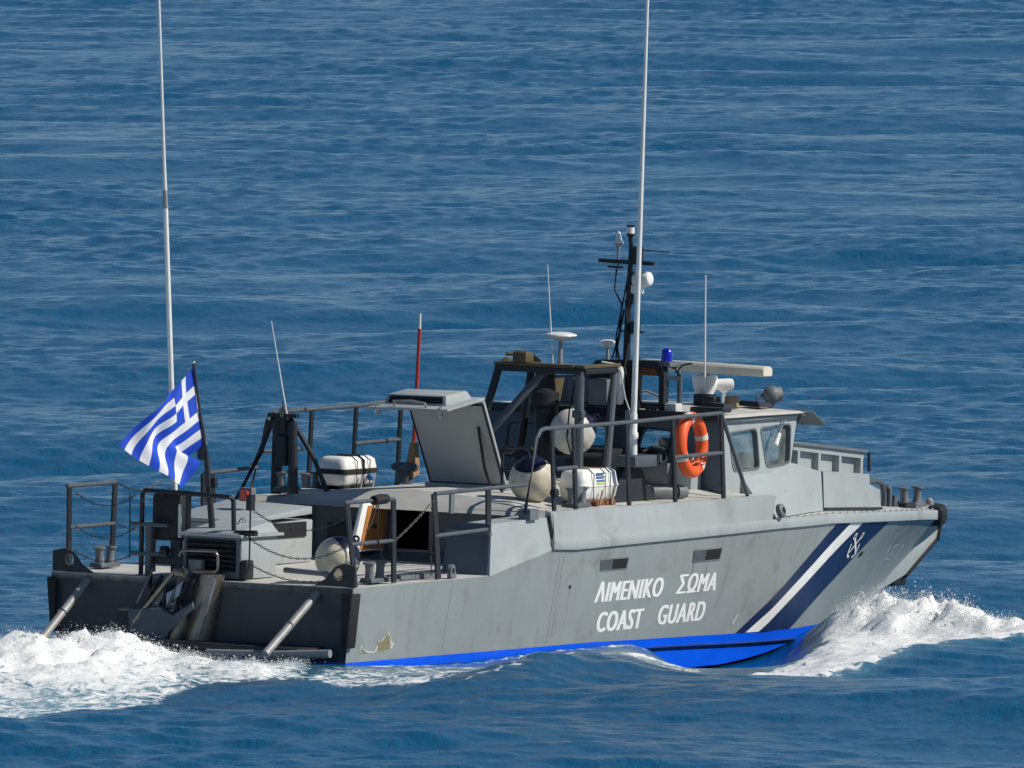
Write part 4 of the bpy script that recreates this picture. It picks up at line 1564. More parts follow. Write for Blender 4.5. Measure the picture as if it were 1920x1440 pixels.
def life_raft(label, c, size, yaw, bands, labels):
    lx, ly, lz = size
    t_ = thing("life_raft", label, "life raft", c, "white life raft canisters")
    t_.matrix_world = BOAT @ Matrix.Translation(Vector(c)) @ Matrix.Rotation(yaw, 4, 'Z')
    z0 = .05

    def shell(za, zb, inset, r):
        q_ = MB()
        rows_ = []
        for z, k in ((za, inset[0]), (za + (zb - za) * .25, inset[1]), (za + (zb - za) * .8, inset[2]), (zb, inset[3])):
            rows_.append([(u, v, z) for u, v in rrect(0, 0, lx / 2 - k, ly / 2 - k, r, 4)])
        q_.loft(rows_)
        return q_
    shell(z0, z0 + lz * .46, (.05, .018, .006, .0), .07).build("lower_shell", "white_plastic", t_, smooth=50, bevel=0)
    shell(z0 + lz * .50, z0 + lz, (.0, .006, .02, .06), .07).build("upper_shell", "white_plastic", t_, smooth=50)
    q_ = MB()
    q_.loft([[(u, v, z) for u, v in rrect(0, 0, lx / 2 + .006, ly / 2 + .006, .07, 4)] for z in (z0 + lz * .455, z0 + lz * .505)])
    q_.build("seam", "strap_black" if bands else "white_plastic", t_)
    if bands:
        q_ = MB()
        q_.loft([[(u, v, z) for u, v in rrect(0, 0, lx / 2 + .004, ly / 2 + .004, .07, 4)] for z in (z0 + lz * .40, z0 + lz * .58)])
        q_.build("black_band", "strap_black", t_)
    for x in ((-.12, .02, .14) if bands else (-.18, .06, .16)):
        q_ = MB()
        ring_ = [(x, -ly / 2 - .008, z0), (x, -ly / 2 - .010, z0 + lz * .85), (x, -ly / 2 + .06, z0 + lz + .004), (x, ly / 2 - .06, z0 + lz + .004), (x, ly / 2 + .010, z0 + lz * .85), (x, ly / 2 + .008, z0)]
        q_.tube(ring_, .006 if x != .02 else .011, 5)
        q_.build("strap", "strap_black" if bands else ("strap_tan" if x == .06 else "strap_black"), t_)
    q_ = MB()
    q_.box(-lx / 2 + .05, lx / 2 - .02, -ly / 2 + .04, -ly / 2 + .10, 0, .05)
    q_.box(-lx / 2 + .05, lx / 2 - .02, ly / 2 - .10, ly / 2 - .04, 0, .05)
    q_.box(-.15, -.08, -ly / 2 - .03, ly / 2 + .03, .0, .045)
    q_.build("cradle", "dark_grey" if bands else "rust_wood", t_)
    for x in (-.08, .16):
        q_ = MB()
        q_.bar((x, -ly / 2 - .03, .02), (x + .05, -ly / 2 - .03, .16), .025, .012, up=(0, 1, 0))
        q_.build("hook", "strap_tan" if not bands else "galvanised", t_)
    if labels:
        q_ = MB()
        for k in range(3):
            q_.box(-.10, .06, -ly / 2 - .006, -ly / 2 + .01, z0 + lz * (.62 + .11 * k), z0 + lz * (.66 + .11 * k))
        q_.build("printed_label", "label_blue", t_)
        q_ = MB()
        q_.box(-.10, .06, -ly / 2 - .008, -ly / 2 + .01, z0 + lz * .53, z0 + lz * .58)
        q_.build("yellow_label", "label_yellow", t_)
    else:
        q_ = MB()
        q_.ball((.12, -ly / 2 - .03, z0 + lz * .28), .04, 12, 8)
        q_.build("release_unit", "label_blue", t_)
    return t_


life_raft("white life raft canister with black band standing on the port side roof", (5.07, 1.33, 1.45), (.70, .37, .30), 0, True, False)
life_raft("white life raft canister with blue and yellow label on rusty cradle by the starboard rail", (5.22, -1.49, 1.415), (.76, .32, .33), 0, False, True)

# -- lifebuoy
lb = thing("lifebuoy", "orange ring lifebuoy with white tape hung on the starboard upper rail", "lifebuoy", (7.03, -1.66, 1.98))
ax_l = Vector((.12, -1, .05)).normalized()
R_, r_ = .28, .066
b = MB()
b.torus((0, 0, 0), ax_l, R_, r_, 56, 18)
b.build("ring", "orange_foam", lb)
for a in (75, 165, 235, 337):
    q = MB()
    q.torus((0, 0, 0), ax_l, R_, r_ + .004, 5, 18, radians(a - 6), radians(a + 6))
    q.build("tape", "reflective_tape", lb)
b = MB()
rp_ = [(cos(t) * .14 + .02 * sin(7 * t), -.06 + .03 * sin(5 * t), -.17 + .05 * sin(t * 3) * cos(t)) for t in [i * .35 for i in range(24)]]
b.tube(rp_, .012, 6)
b.build("grab_line", "orange_rope", lb)

# -- ball fenders


def ball_fender(label, c, r, axis, mat, cap, k0=10):
    t_ = thing("ball_fender", label, "fender", c, "round fenders on deck")
    a = Vector(axis).normalized()
    prof_ = []
    for i in range(17):
        th = pi * i / 16
        prof_.append((r * sin(th) * (1 - .06 * (cos(th) < -.3) * abs(cos(th))), -r * cos(th)))
    q_ = MB()
    q_.lathe((0, 0, 0), a, prof_[:k0 + 2], 28, 0, False)
    q_.build("body", mat, t_)
    q_ = MB()
    q_.lathe((0, 0, 0), a, [(p[0] * 1.012, p[1] * 1.012) for p in prof_[k0 + 1:]], 28, 0, False)
    q_.build("dark_end", cap, t_)
    q_ = MB()
    ee = a * (r * 1.0)
    q_.lathe(ee, a, [(.05, -.015), (.04, .025), (.02, .035)], 12)
    q_.torus(ee + a * .04, a.cross(Vector((0, 0, 1))), .028, .012, 14, 8)
    q_.build("eye", cap, t_)
    return t_


ball_fender("cream ball fender with navy top on the after deck by the starboard quarter rail", (.52, -1.30, 1.03), .235, (.35, -.55, .75), "fender_cream", "navy_plastic")
ball_fender("yellowed ball fender with dark end standing between the hatch and the starboard life raft", (4.60, -1.18, 1.69), .245, (-.45, -.1, .88), "fender_cream", "navy_plastic", 11)
ball_fender("white ball fender with purple end lashed inside the gun mount frame", (6.95, -.28, 2.06), .245, (.55, -.65, .55), "fender_white", "navy_plastic", 11)
t = thing("long_fender", "long white fender hung upright on the aft side of the arch", "fender", (7.93, -.26, 2.50))
b = MB()
b.lathe((0, 0, -.20), (0, 0, 1), [(.001, 0), (.035, .01), (.052, .06), (.056, .20), (.05, .34), (.03, .40), (.001, .41)], 18)
b.build("body", "white_plastic", t)
b = MB()
b.tube([(0, 0, .2), (.02, 0, .26)], .01, 6)
b.build("lanyard", "black_rubber", t)

# -- rolled tarpaulin
t = thing("rolled_tarpaulin", "rolled grey tarpaulin lying on deck behind the aerial pedestal", "tarpaulin", (6.85, -1.52, 1.49))
b = MB()
b.tube([(-.22, .10, .0), (-.1, .04, .005), (.05, -.02, 0), (.2, -.06, -.005)], [.07, .085, .08, .065], 14)
b.build("roll", "mid_grey", t)
b = MB()
b.torus((.05, -.02, 0), (.9, -.3, 0), .084, .012, 18, 6)
b.build("tie", "strap_black", t)
# -- marker pole with cloth
t = thing("marker_pole", "thin red and white marker pole with tan cloth behind the open hatch", "pole", (6.66, 1.48, 1.46))
b = MB()
b.tube([(0, 0, .2), (.08, 0, 1.60)], [.022, .018], 8)
b.build("red_shaft", "red_paint", t)
b = MB()
b.tube([(.08, 0, 1.60), (.085, 0, 1.76)], [.016, .012], 8)
b.build("white_tip", "white_plastic", t)
b = MB()
b.loft([[(-.03, -.03, .42), (.05, -.03, .42), (.05, .02, .42), (-.03, .02, .42)], [(-.06, -.05, .22), (.07, -.04, .20), (.07, .03, .2), (-.06, .04, .22)], [(-.07, -.05, .05), (.06, -.05, .08), (.06, .03, .08), (-.07, .03, .05)]])
b.build("tan_cloth", "tan_cloth", t)

# -- anchor on the transom
t = thing("anchor", "dark galvanised plate anchor hung on the transom by the stern hoop", "anchor", (-.12, .35, .30))
b = MB()
b.bar((.02, -.10, .58), (-.18, .28, .02), .10, .03, up=(0, 0, 1))
b.build("shank", "dull_steel", t)
for pts in ([(-.18, .34, .15), (-.18, -.04, .18), (-.16, -.23, .08), (-.24, -.12, -.17), (-.26, .27, -.09)], [(-.17, -.10, .06), (-.20, -.43, .25), (-.20, -.45, .19), (-.22, -.17, -.05)]):
    q = MB()
    q.prism(pts, (.04, .01, .02))
    q.build("fluke", "rail_grey", t)
b = MB()
b.tube([(-.08, .50, .14), (-.06, -.24, .20)], .022, 8)
b.build("stock", "dull_steel", t)
b = MB()
b.tube([(.06, .20, .56), (-.14, .26, .22)], .014, 6)
b.tube([(.06, -.06, .56), (-.14, .02, .20)], .014, 6)
b.tube([(.06, -.18, .56), (-.14, -.10, .20)], .014, 6)
b.build("anchor_bracket", "mid_grey", t)
for (y, z) in ((.06, .33), (-.12, .37), (-.06, .22)):
    q = MB()
    q.prism([(-.05, y, z), (-.03, y - .10, z + .10), (-.06, y - .07, z - .06), (-.09, y + .06, z - .16), (-.08, y + .07, z - .04)], (.02, 0, .01))
    q.build("bright_plate", "stainless", t)

# -- flag
fl = thing("flag", "blue and white striped Greek flag flying from the stern flagstaff", "flag", (.25, .14, 2.15))
ctrl = [[(.21, .275, 2.93), (.0, .36, 2.72), (-.24, .45, 2.52), (-.60, .65, 2.15)],
        [(.205, .22, 2.52), (-.04, .30, 2.36), (-.28, .36, 2.20), (-.55, .28, 1.92)],
        [(.27, .145, 2.14), (.05, .30, 1.97), (-.10, .02, 2.0), (-.36, .03, 1.72)]]
NU, NV = 54, 36


def cub(p, t):
    """Catmull-Rom through 4 points at 0, 1/3, 2/3, 1"""
    P = [2 * p[0] - p[1]] + list(p) + [2 * p[-1] - p[-2]]
    s_ = min(t * 3, 2.9999)
    i = int(s_)
    f_ = s_ - i
    a, b_, c, d = P[i], P[i + 1], P[i + 2], P[i + 3]
    return .5 * ((2 * b_) + (c - a) * f_ + (2 * a - 5 * b_ + 4 * c - d) * f_ ** 2 + (3 * b_ - a - 3 * c + d) * f_ ** 3)


rows = [[cub([Vector(p) for p in r_c], u / NU) for u in range(NU + 1)] for r_c in ctrl]
org = Vector((.25, .14, 2.15))
V, FB, FW = [], [], []
for j in range(NV + 1):
    v = j / NV
    for i in range(NU + 1):
        p = rows[0][i] * (2 * (v - .5) * (v - 1)) + rows[1][i] * (4 * v * (1 - v)) + rows[2][i] * (2 * v * (v - .5))
        u = i / NU
        p = p + Vector((.35, .80, .0)) * (.070 * u * sin(7.5 * u + 5.0 * v) + .034 * u * sin(16 * u - 8 * v + 1))
        V.append(p - org)
for j in range(NV):
    for i in range(NU):
        f = (j * (NU + 1) + i, j * (NU + 1) + i + 1, (j + 1) * (NU + 1) + i + 1, (j + 1) * (NU + 1) + i)
        if i < 20 and j < 20:
            white = 8 <= i < 12 or 8 <= j < 12
        else:
            white = (j // 4) % 2 == 1
        (FW if white else FB).append(f)
b = MB()
b.add(V, FB, 0)
b.add([], [], 0)
b.f += FW
b.mi += [1] * len(FW)
b.build("flag_cloth", ["flag_blue", "flag_white"], fl, smooth=180)
b = MB()
b.tube([Vector(rows[0][0]) - org, Vector(rows[1][0]) - org, Vector(rows[2][0]) - org], .012, 6)
b.build("hoist_band", "flag_white", fl)

# -- helmsman in the wheelhouse, seated behind the side window, forearm on the sill


def person(name, label, J, E, rad, root, mats_by_z):
    me = bpy.data.meshes.new(name)
    me.from_pydata(J, E, [])
    o_ = bpy.data.objects.new(name, me)
    COL.objects.link(o_)
    md = o_.modifiers.new("skin", 'SKIN')
    sv = me.skin_vertices[0].data if me.skin_vertices else None
    if sv is None:
        bm = bmesh.new()
        bm.from_mesh(me)
        bm.verts.layers.skin.verify()
        bm.to_mesh(me)
        bm.free()
        sv = me.skin_vertices[0].data
    for i, r in enumerate(rad):
        sv[i].radius = (r, r)
        sv[i].use_root = (i == root)
    sb = o_.modifiers.new("sub", 'SUBSURF')
    sb.levels = sb.render_levels = 2
    dg = bpy.context.evaluated_depsgraph_get()
    me2 = bpy.data.meshes.new_from_object(o_.evaluated_get(dg))
    bpy.data.objects.remove(o_)
    for q in mats_by_z[0]:
        me2.materials.append(MATS[q])
    for p in me2.polygons:
        p.material_index = mats_by_z[1](p.center)
        p.use_smooth = True
    o_ = bpy.data.objects.new(name, me2)
    COL.objects.link(o_)
    return o_


pj = [(0, 0, .0), (0, 0, .22), (.02, 0, .40), (.03, 0, .50), (.05, 0, .60), (.06, 0, .70),   # pelvis .. head
      (0, -.17, .40), (.02, -.30, .20), (.28, -.36, .12), (.36, -.36, .10),                  # right arm
      (0, .17, .40), (.06, .26, .18), (.30, .18, .16), (.38, .16, .15),
      (.22, -.11, .02), (.46, -.12, .0), (.48, -.12, -.30), (.22, .11, .02), (.46, .12, .0), (.48, .12, -.30)]
pe = [(0, 1), (1, 2), (2, 3), (3, 4), (4, 5), (2, 6), (6, 7), (7, 8), (8, 9), (2, 10), (10, 11), (11, 12), (12, 13), (0, 14), (14, 15), (15, 16), (0, 17), (17, 18), (18, 19)]
prd = [.15, .15, .14, .055, .085, .075, .075, .052, .036, .042, .075, .052, .036, .04, .085, .065, .05, .085, .065, .05]


def pmat(c):
    if c.z > .47:
        return 1 if not (c.z > .62 and c.x < .06) else 2
    if c.x > .10 and abs(c.y) > .14 and c.z > .06:
        return 1
    return 0


ps = person("person", "", pj, pe, prd, 0, (["shirt_grey", "skin", "hair_dark"], pmat))
ps.matrix_world = BOAT @ Matrix.Translation(Vector((8.40, -1.02, 1.56)))
ps["label"] = "person in dark shirt seated behind the wheelhouse side window, forearm showing"
ps["category"] = "person"

# ================================================================== sea
rng = np.random.default_rng(11)


def axis_grid(segs):
    out = [segs[0][0]]
    for a, b_, d0, d1 in segs:
        x_ = a
        while x_ < b_ - 1e-6:
            f_ = (x_ - a) / (b_ - a)
            st = d0 + (d1 - d0) * f_
            x_ = min(x_ + st, b_)
            out.append(x_)
    return np.array(out)


def geo(a, b_, d0, k=1.5):
    o_, x_, d = [], a, d0
    s_ = 1 if b_ > a else -1
    while (b_ - x_) * s_ > 0:
        x_ += s_ * d
        d *= k
        o_.append(x_)
    o_[-1] = b_
    return np.array(o_)


gx = axis_grid([(-13, -4, .16, .085), (-4, 10.5, .07, .07), (10.5, 20, .085, .16)])
gx = np.concatenate([geo(-13, -4000, .25, 1.45)[::-1], gx, geo(20, 4000, .25, 1.45)])
gy = axis_grid([(-60, -26, .4, .12), (-26, 14, .09, .09), (14, 60, .11, .2), (60, 390, .2, .36)])
gy = np.concatenate([geo(-60, -1500, .6, 1.4)[::-1], gy, geo(390, 9000, .6, 1.35)])
GX, GY = np.meshgrid(gx.astype(np.float64), gy.astype(np.float64))
shape = GX.shape
X, Y = GX.ravel(), GY.ravel()
fade = np.clip(1.6 - np.maximum(np.abs(X - 3) / 60, np.clip(np.maximum((Y - 380) / 200, (-Y - 50) / 60), 0, None)), 0, 1)


def vnoise(x_, y_, seed=0):
    xi, yi = np.floor(x_).astype(np.int64), np.floor(y_).astype(np.int64)
    xf, yf = x_ - xi, y_ - yi

    def h(a, b_):
        n_ = (a * 374761393 + b_ * 668265263 + seed * 974711) & 0xffffffff
        n_ = ((n_ ^ (n_ >> 13)) * 1274126177) & 0xffffffff
        return ((n_ ^ (n_ >> 16)) & 0xffff) / 65535.0
    u, v_ = xf * xf * (3 - 2 * xf), yf * yf * (3 - 2 * yf)
    return (h(xi, yi) * (1 - u) + h(xi + 1, yi) * u) * (1 - v_) + (h(xi, yi + 1) * (1 - u) + h(xi + 1, yi + 1) * u) * v_


def fbm(x_, y_, o_=4, seed=0):
    r, a, t_ = 0, 1, 0
    for k in range(o_):
        r = r + a * vnoise(x_ * 2 ** k, y_ * 2 ** k, seed + k)
        t_ += a
        a *= .55
    return r / t_


# wind-sea spectrum, sum of travelling sines; patches of calmer and rougher water
Z = np.zeros_like(X)
patch = .15 + 1.55 * fbm(X / 5.0 + 3, Y / 22.0, 3, 5)
spec = ([(rng.uniform(9, 24), rng.normal(0, .40), .0115, 0) for _ in range(14)] +
        [(rng.uniform(2.2, 9), rng.normal(0, .75), .0062, 0) for _ in range(30)] +
        [(rng.uniform(.8, 2.2), rng.uniform(-1.25, 1.25), .0092, 1) for _ in range(34)] +
        [(rng.uniform(.28, .8), rng.uniform(-1.5, 1.5), .0150, 1) for _ in range(44)])
for lam, ang, sl, sm in spec:
    kx, ky = 2 * pi / lam * sin(ang + .12), 2 * pi / lam * cos(ang + .12)
    amp = sl * lam / (2 * pi) * 1.414
    ph = rng.uniform(0, 2 * pi)
    wv = np.sin(kx * X + ky * Y + ph)
    if lam > 1.2:
        wv = wv + .22 * np.cos(2 * (kx * X + ky * Y + ph))       # sharpen crests a little
    Z += amp * wv * (patch if sm else 1.0)
Z *= fade

# --- boat-made waves (world metres)
near = (np.abs(X - 3) < 12) & (Y > -40) & (Y < 20)
xn, yn = X[near], Y[near]
zn = Z[near].copy()
rx = [-2, 1.0, 1.77, 2.31, 2.85, 3.4, 3.94, 4.38, 4.7, 5.03, 5.57, 6.1, 7.2, 8.4, 10, 14]
ry_ = [-11, -10, -9.9, -10.3, -9.5, -7.8, -5.5, -4.6, -3.9, -3.8, -4.3, -3.8, -.7, 2.2, 4.5, 9]
rh = [0, .02, .04, .08, .13, .19, .25, .27, .17, .05, .03, .06, .12, .14, .10, 0]
cy, ch = np.interp(xn, rx, ry_), np.interp(xn, rx, rh)
d = yn - cy
ridge = ch * np.where(d < 0, np.exp(-(d / 2.4) ** 2), np.exp(-(d / 1.5) ** 2))
bx_ = xn * cos(TH) + yn * sin(TH)          # along the boat
by_ = -xn * sin(TH) + yn * cos(TH)         # to port
# quieter water close to the hull, with the trough beside the forebody
calm = np.exp(-((by_ / 5.5) ** 4)) * np.exp(-(((bx_ - 5) / 10) ** 6))
zn *= (1 - .65 * calm)
trough = -np.interp(yn, [-4.5, -2, 0, 2.5, 5, 8, 10], [0, .05, .14, .25, .38, .25, 0]) * np.exp(-(((xn - 5.45) / .80) ** 4))
trough += -.11 * np.exp(-(((bx_ - 2.6) / 2.8) ** 2)) * np.exp(-(((by_ + 1.9) / 1.6) ** 2))
# bow splash ridge
bs = [(6.4, 6.6, .05, .35), (6.7, 6.8, .24, .45), (7.05, 6.4, .38, .55), (7.45, 5.6, .40, .55), (7.85, 5.0, .34, .5), (8.3, 4.6, .22, .6), (8.9, 4.2, .15, .8), (9.8, 3.6, .10, 1.0)]
splash = np.zeros_like(xn)
for a, b_, h_, s_ in bs:
    splash = np.maximum(splash, h_ * np.exp(-((xn - a) / s_) ** 2 - ((yn - b_) / (1.9 * s_)) ** 2))
# stern wash humps
wk = [(-1.05, -2.2, .36, .70, 1.5), (-.6, -1.9, .22, .5, 1.1), (-1.75, -3.0, .40, .8, 1.8), (-2.6, -4.5, .36, 1.0, 2.4), (-.2, -2.3, .13, .5, 1.4), (.35, -3.3, .10, .6, 1.6), (-1.2, -6.0, .20, 1.1, 2.4), (-3.6, -6.5, .3, 1.4, 3)]
wash = np.zeros_like(xn)
for a, b_, h_, sx, sy in wk:
    wash = np.maximum(wash, h_ * np.exp(-((xn - a) / sx) ** 2 - ((yn - b_) / sy) ** 2))
wash *= .94
hol = -.04 * np.exp(-((bx_ + .7) / .7) ** 2 - (by_ / 1.5) ** 4)
hol += .03 * np.exp(-((xn - 1.0) / .6) ** 2 - ((yn + 1.6) / 1.2) ** 2)


def poly_sd(px, py, poly):
    """signed distance (inside positive) to a polygon"""
    P = np.array(poly)
    dmin = np.full(px.shape, 1e9)
    ins = np.zeros(px.shape, bool)
    for i in range(len(P)):
        a, b_ = P[i], P[(i + 1) % len(P)]
        e = b_ - a
        t_ = np.clip(((px - a[0]) * e[0] + (py - a[1]) * e[1]) / (e @ e), 0, 1)
        dmin = np.minimum(dmin, (px - a[0] - t_ * e[0]) ** 2 + (py - a[1] - t_ * e[1]) ** 2)
        c_ = ((a[1] > py) != (b_[1] > py))
        with np.errstate(divide='ignore', invalid='ignore'):
            xi_ = (b_[0] - a[0]) * (py - a[1]) / (b_[1] - a[1]) + a[0]
        ins ^= c_ & (px < xi_)
    return np.where(ins, 1, -1) * np.sqrt(dmin)


YS = 4.0     # foam outlines are measured with depth squeezed, the view being so flat
bow_poly = [(4.9, -3.9), (5.6, -4.4), (6.1, -4.4), (6.65, -2.9), (7.2, -1.2), (7.85, .4), (8.7, 2.0), (10.5, 4.0), (10.5, 7.0), (8.6, 5.9), (7.7, 8.4), (7.2, 9.0), (6.7, 8.6), (6.5, 6.2), (6.2, 2.6), (5.85, -.6), (5.35, -2.8)]
side_poly = [(1.15, -2.0), (1.8, -.9), (2.6, -.2), (3.4, .6), (4.0, 1.6), (4.65, 2.8), (5.1, 0), (5.05, -2.8), (4.6, -3.9), (4.2, -4.9), (3.6, -6.2), (2.9, -8.4), (2.1, -9.6), (1.4, -9.0), (1.1, -6)]
wake_poly = [(-12, -4), (-2.4, 1.6), (-1.8, 1.0), (-1.3, .9), (-.8, .2), (.0, -.8), (.45, -2.4), (.9, -1.2), (1.15, -2.0), (1.05, -4.6), (.45, -6.2), (0, -8.4), (-.4, -11.2), (-.9, -14.4), (-1.45, -16.6), (-2.0, -18.2), (-4, -21), (-14, -27)]
nz1 = fbm(xn * 2.2, yn * .9, 4, 21) - .5
nz2 = fbm(xn * 7.0, yn * 3.0, 3, 31) - .5
sdb = poly_sd(xn, yn / YS, [(a, b_ / YS) for a, b_ in bow_poly]) + nz1 * .22 + nz2 * .08
sds = poly_sd(xn, yn / YS, [(a, b_ / YS) for a, b_ in side_poly]) + nz1 * .30 + nz2 * .10
sdw = poly_sd(xn, yn / YS, [(a, b_ / YS) for a, b_ in wake_poly]) + nz1 * .34 + nz2 * .10
sm = lambda v_, a, b_: (lambda t_: t_ * t_ * (3 - 2 * t_))(np.clip((v_ - a) / (b_ - a), 0, 1))
foam_b = sm(sdb, -.10, .12)
foam_s = sm(sds, -.20, .15) * np.clip(.64 + nz1 * .6, 0, 1)
foam_w = sm(sdw, -.26, .10)
# the outer wash is streaky, its core solid
core = np.clip(wash / .22, 0, 1)
foam_w = foam_w * np.clip(.68 + .4 * core + nz1 * .45, 0, 1)
# thin white lip along the crest of the side wave
lip = np.exp(-((d + .10 - nz1 * 1.8) / .60) ** 2) * (.85 + nz2 * 1.2) * np.interp(xn, [1.9, 2.8, 3.4, 4.2, 5, 6.5, 9], [0, .55, .9, 1, .95, .8, .2])
hull_line = np.exp(-((by_ + 1.95 + nz1 * .25) / .26) ** 2) * np.interp(bx_, [-.3, .4, 5.2, 6.6], [0, .75, .75, 0]) * (.85 + nz2)
foam = np.maximum.reduce([hull_line, foam_b * np.clip(.92 + splash * 2.2, 0, 1), foam_s, foam_w, lip * .95])
lump = (np.abs(fbm(xn * 3.1, yn * 1.9, 4, 41) - .5) * 2)
lump2 = np.abs(fbm(xn * 9.0, yn * 5.0, 3, 51) - .5) * 2
rough = foam_b * (.05 + .36 * splash) + foam_w * (.035 + .36 * wash) + foam_s * .03
zn = zn * (1 - .5 * np.clip(foam_b + foam_w, 0, 1)) + ridge + trough + splash + wash + hol + rough * (1.25 * (lump - .25) + .95 * (lump2 - .25))
Z[near] = zn
FO = np.zeros_like(X)
FO[near] = foam
AE = np.zeros_like(X)
AE[near] = np.maximum.reduce([sm(sdb, -.25, .2) * .8, sm(sdw, -.15, .3), sm(sds, -.25, .35) * .55])

ny, nx_ = shape
idx = np.arange(ny * nx_).reshape(ny, nx_)
quads = np.stack([idx[:-1, :-1], idx[:-1, 1:], idx[1:, 1:], idx[1:, :-1]], -1).reshape(-1, 4)
me = bpy.data.meshes.new("sea")
me.vertices.add(len(X))
me.vertices.foreach_set("co", np.stack([X, Y, Z], -1).astype(np.float32).ravel())
me.loops.add(quads.size)
me.loops.foreach_set("vertex_index", quads.astype(np.int32).ravel())
me.polygons.add(len(quads))
me.polygons.foreach_set("loop_start", np.arange(0, quads.size, 4, dtype=np.int32))
me.polygons.foreach_set("loop_total", np.full(len(quads), 4, dtype=np.int32))
me.update(calc_edges=True)
me.shade_smooth()
for nm, arr in (("foam", FO), ("aer", AE)):
    at = me.attributes.new(nm, 'FLOAT', 'POINT')
    at.data.foreach_set("value", arr.astype(np.float32))
sea = bpy.data.objects.new("sea", me)
COL.objects.link(sea)
sea["kind"] = "structure"
sea["label"] = "blue rippled open sea with white wake and bow wave"

m = bpy.data.materials.new("sea_water")
m.use_nodes = True
n, l = m.node_tree.nodes, m.node_tree.links
b = n["Principled BSDF"]
b.inputs["IOR"].default_value = 1.333
b.inputs["Roughness"].default_value = .14
b.inputs["Specular IOR Level"].default_value = .38
tc = n.new("ShaderNodeTexCoord")


def nnode(typ, **kw):
    q = n.new(typ)
    for k, v in kw.items():
        q.inputs[k].default_value = v
    return q


mp = nnode("ShaderNodeMapping", Scale=(1.9, .6, 1.0))
l.new(tc.outputs["Object"], mp.inputs[0])
w1 = nnode("ShaderNodeTexNoise", Scale=5.0, Detail=5, Roughness=.60, Distortion=.4)
l.new(mp.outputs[0], w1.inputs["Vector"])
bp = nnode("ShaderNodeBump", Strength=.9, Distance=.05)
l.new(w1.outputs[0], bp.inputs["Height"])
l.new(bp.outputs[0], b.inputs["Normal"])
afo = n.new("ShaderNodeAttribute")
afo.attribute_name = "foam"
aae = n.new("ShaderNodeAttribute")
aae.attribute_name = "aer"
cm = n.new("ShaderNodeMix")
cm.data_type = 'RGBA'
cm.inputs["A"].default_value = (.0018, .092, .195, 1)
cm.inputs["B"].default_value = (.17, .36, .41, 1)
l.new(aae.outputs["Fac"], cm.inputs["Factor"])
# foam break-up: lacy noise, stretched along the wash
mp2 = nnode("ShaderNodeMapping", Scale=(1.6, .75, 1.6), Rotation=(0, 0, radians(-14)))
l.new(tc.outputs["Object"], mp2.inputs[0])
f1 = nnode("ShaderNodeTexNoise", Scale=3.6, Detail=8, Roughness=.68, Distortion=1.2)
l.new(mp2.outputs[0], f1.inputs["Vector"])
th = n.new("ShaderNodeMath")
th.operation = 'MULTIPLY_ADD'          # threshold = -0.62*foam + 0.78
th.inputs[1].default_value = -.52
th.inputs[2].default_value = .80
l.new(afo.outputs["Fac"], th.inputs[0])
sb_ = n.new("ShaderNodeMath")
sb_.operation = 'SUBTRACT'
l.new(f1.outputs[0], sb_.inputs[0])
l.new(th.outputs[0], sb_.inputs[1])
ff = nnode("ShaderNodeMapRange")
ff.interpolation_type = 'SMOOTHSTEP'
ff.inputs[1].default_value = -.03
ff.inputs[2].default_value = .16
l.new(sb_.outputs[0], ff.inputs[0])
gate = n.new("ShaderNodeMath")
gate.operation = 'MULTIPLY'
g2 = nnode("ShaderNodeMapRange")
g2.inputs[1].default_value = .02
g2.inputs[2].default_value = .15
l.new(afo.outputs["Fac"], g2.inputs[0])
l.new(ff.outputs[0], gate.inputs[0])
l.new(g2.outputs[0], gate.inputs[1])
l.new(cm.outputs["Result"], b.inputs["Base Color"])
foam_b_ = n.new("ShaderNodeBsdfPrincipled")
foam_b_.inputs["Base Color"].default_value = (.90, .92, .92, 1)
foam_b_.inputs["Subsurface Weight"].default_value = .6
foam_b_.inputs["Subsurface Radius"].default_value = (.06, .07, .08)
foam_b_.inputs["Roughness"].default_value = .75
foam_b_.inputs["Specular IOR Level"].default_value = .25
f2 = nnode("ShaderNodeTexNoise", Scale=16, Detail=5, Roughness=.7)
l.new(tc.outputs["Object"], f2.inputs["Vector"])
bp2 = nnode("ShaderNodeBump", Strength=.55, Distance=.04)
l.new(f2.outputs[0], bp2.inputs["Height"])
l.new(bp2.outputs[0], foam_b_.inputs["Normal"])
ms_ = n.new("ShaderNodeMixShader")
l.new(gate.outputs[0], ms_.inputs[0])
l.new(b.outputs[0], ms_.inputs[1])
l.new(foam_b_.outputs[0], ms_.inputs[2])
l.new(ms_.outputs[0], n["Material Output"].inputs[0])
me.materials.append(m)

# ------------------------------------------------------------------ flying spray: drops thrown up along the bow wave and the stern wash
pm("spray_white", (.92, .93, .93), rough=.5, var=.02)
_n, _l = MATS["spray_white"].node_tree.nodes, MATS["spray_white"].node_tree.links
_t = _n.new("ShaderNodeBsdfTranslucent")
_t.inputs[0].default_value = (.92, .95, .96, 1)
_m = _n.new("ShaderNodeMixShader")
_m.inputs[0].default_value = .6
_l.new(_n["Principled BSDF"].outputs[0], _m.inputs[1])
_l.new(_t.outputs[0], _m.inputs[2])
_l.new(_m.outputs[0], _n["Material Output"].inputs[0])


def sea_z(px, py):
    ix = np.clip(np.searchsorted(gx, px), 1, len(gx) - 1)
    iy = np.clip(np.searchsorted(gy, py), 1, len(gy) - 1)
    return Z.reshape(shape)[iy, ix]


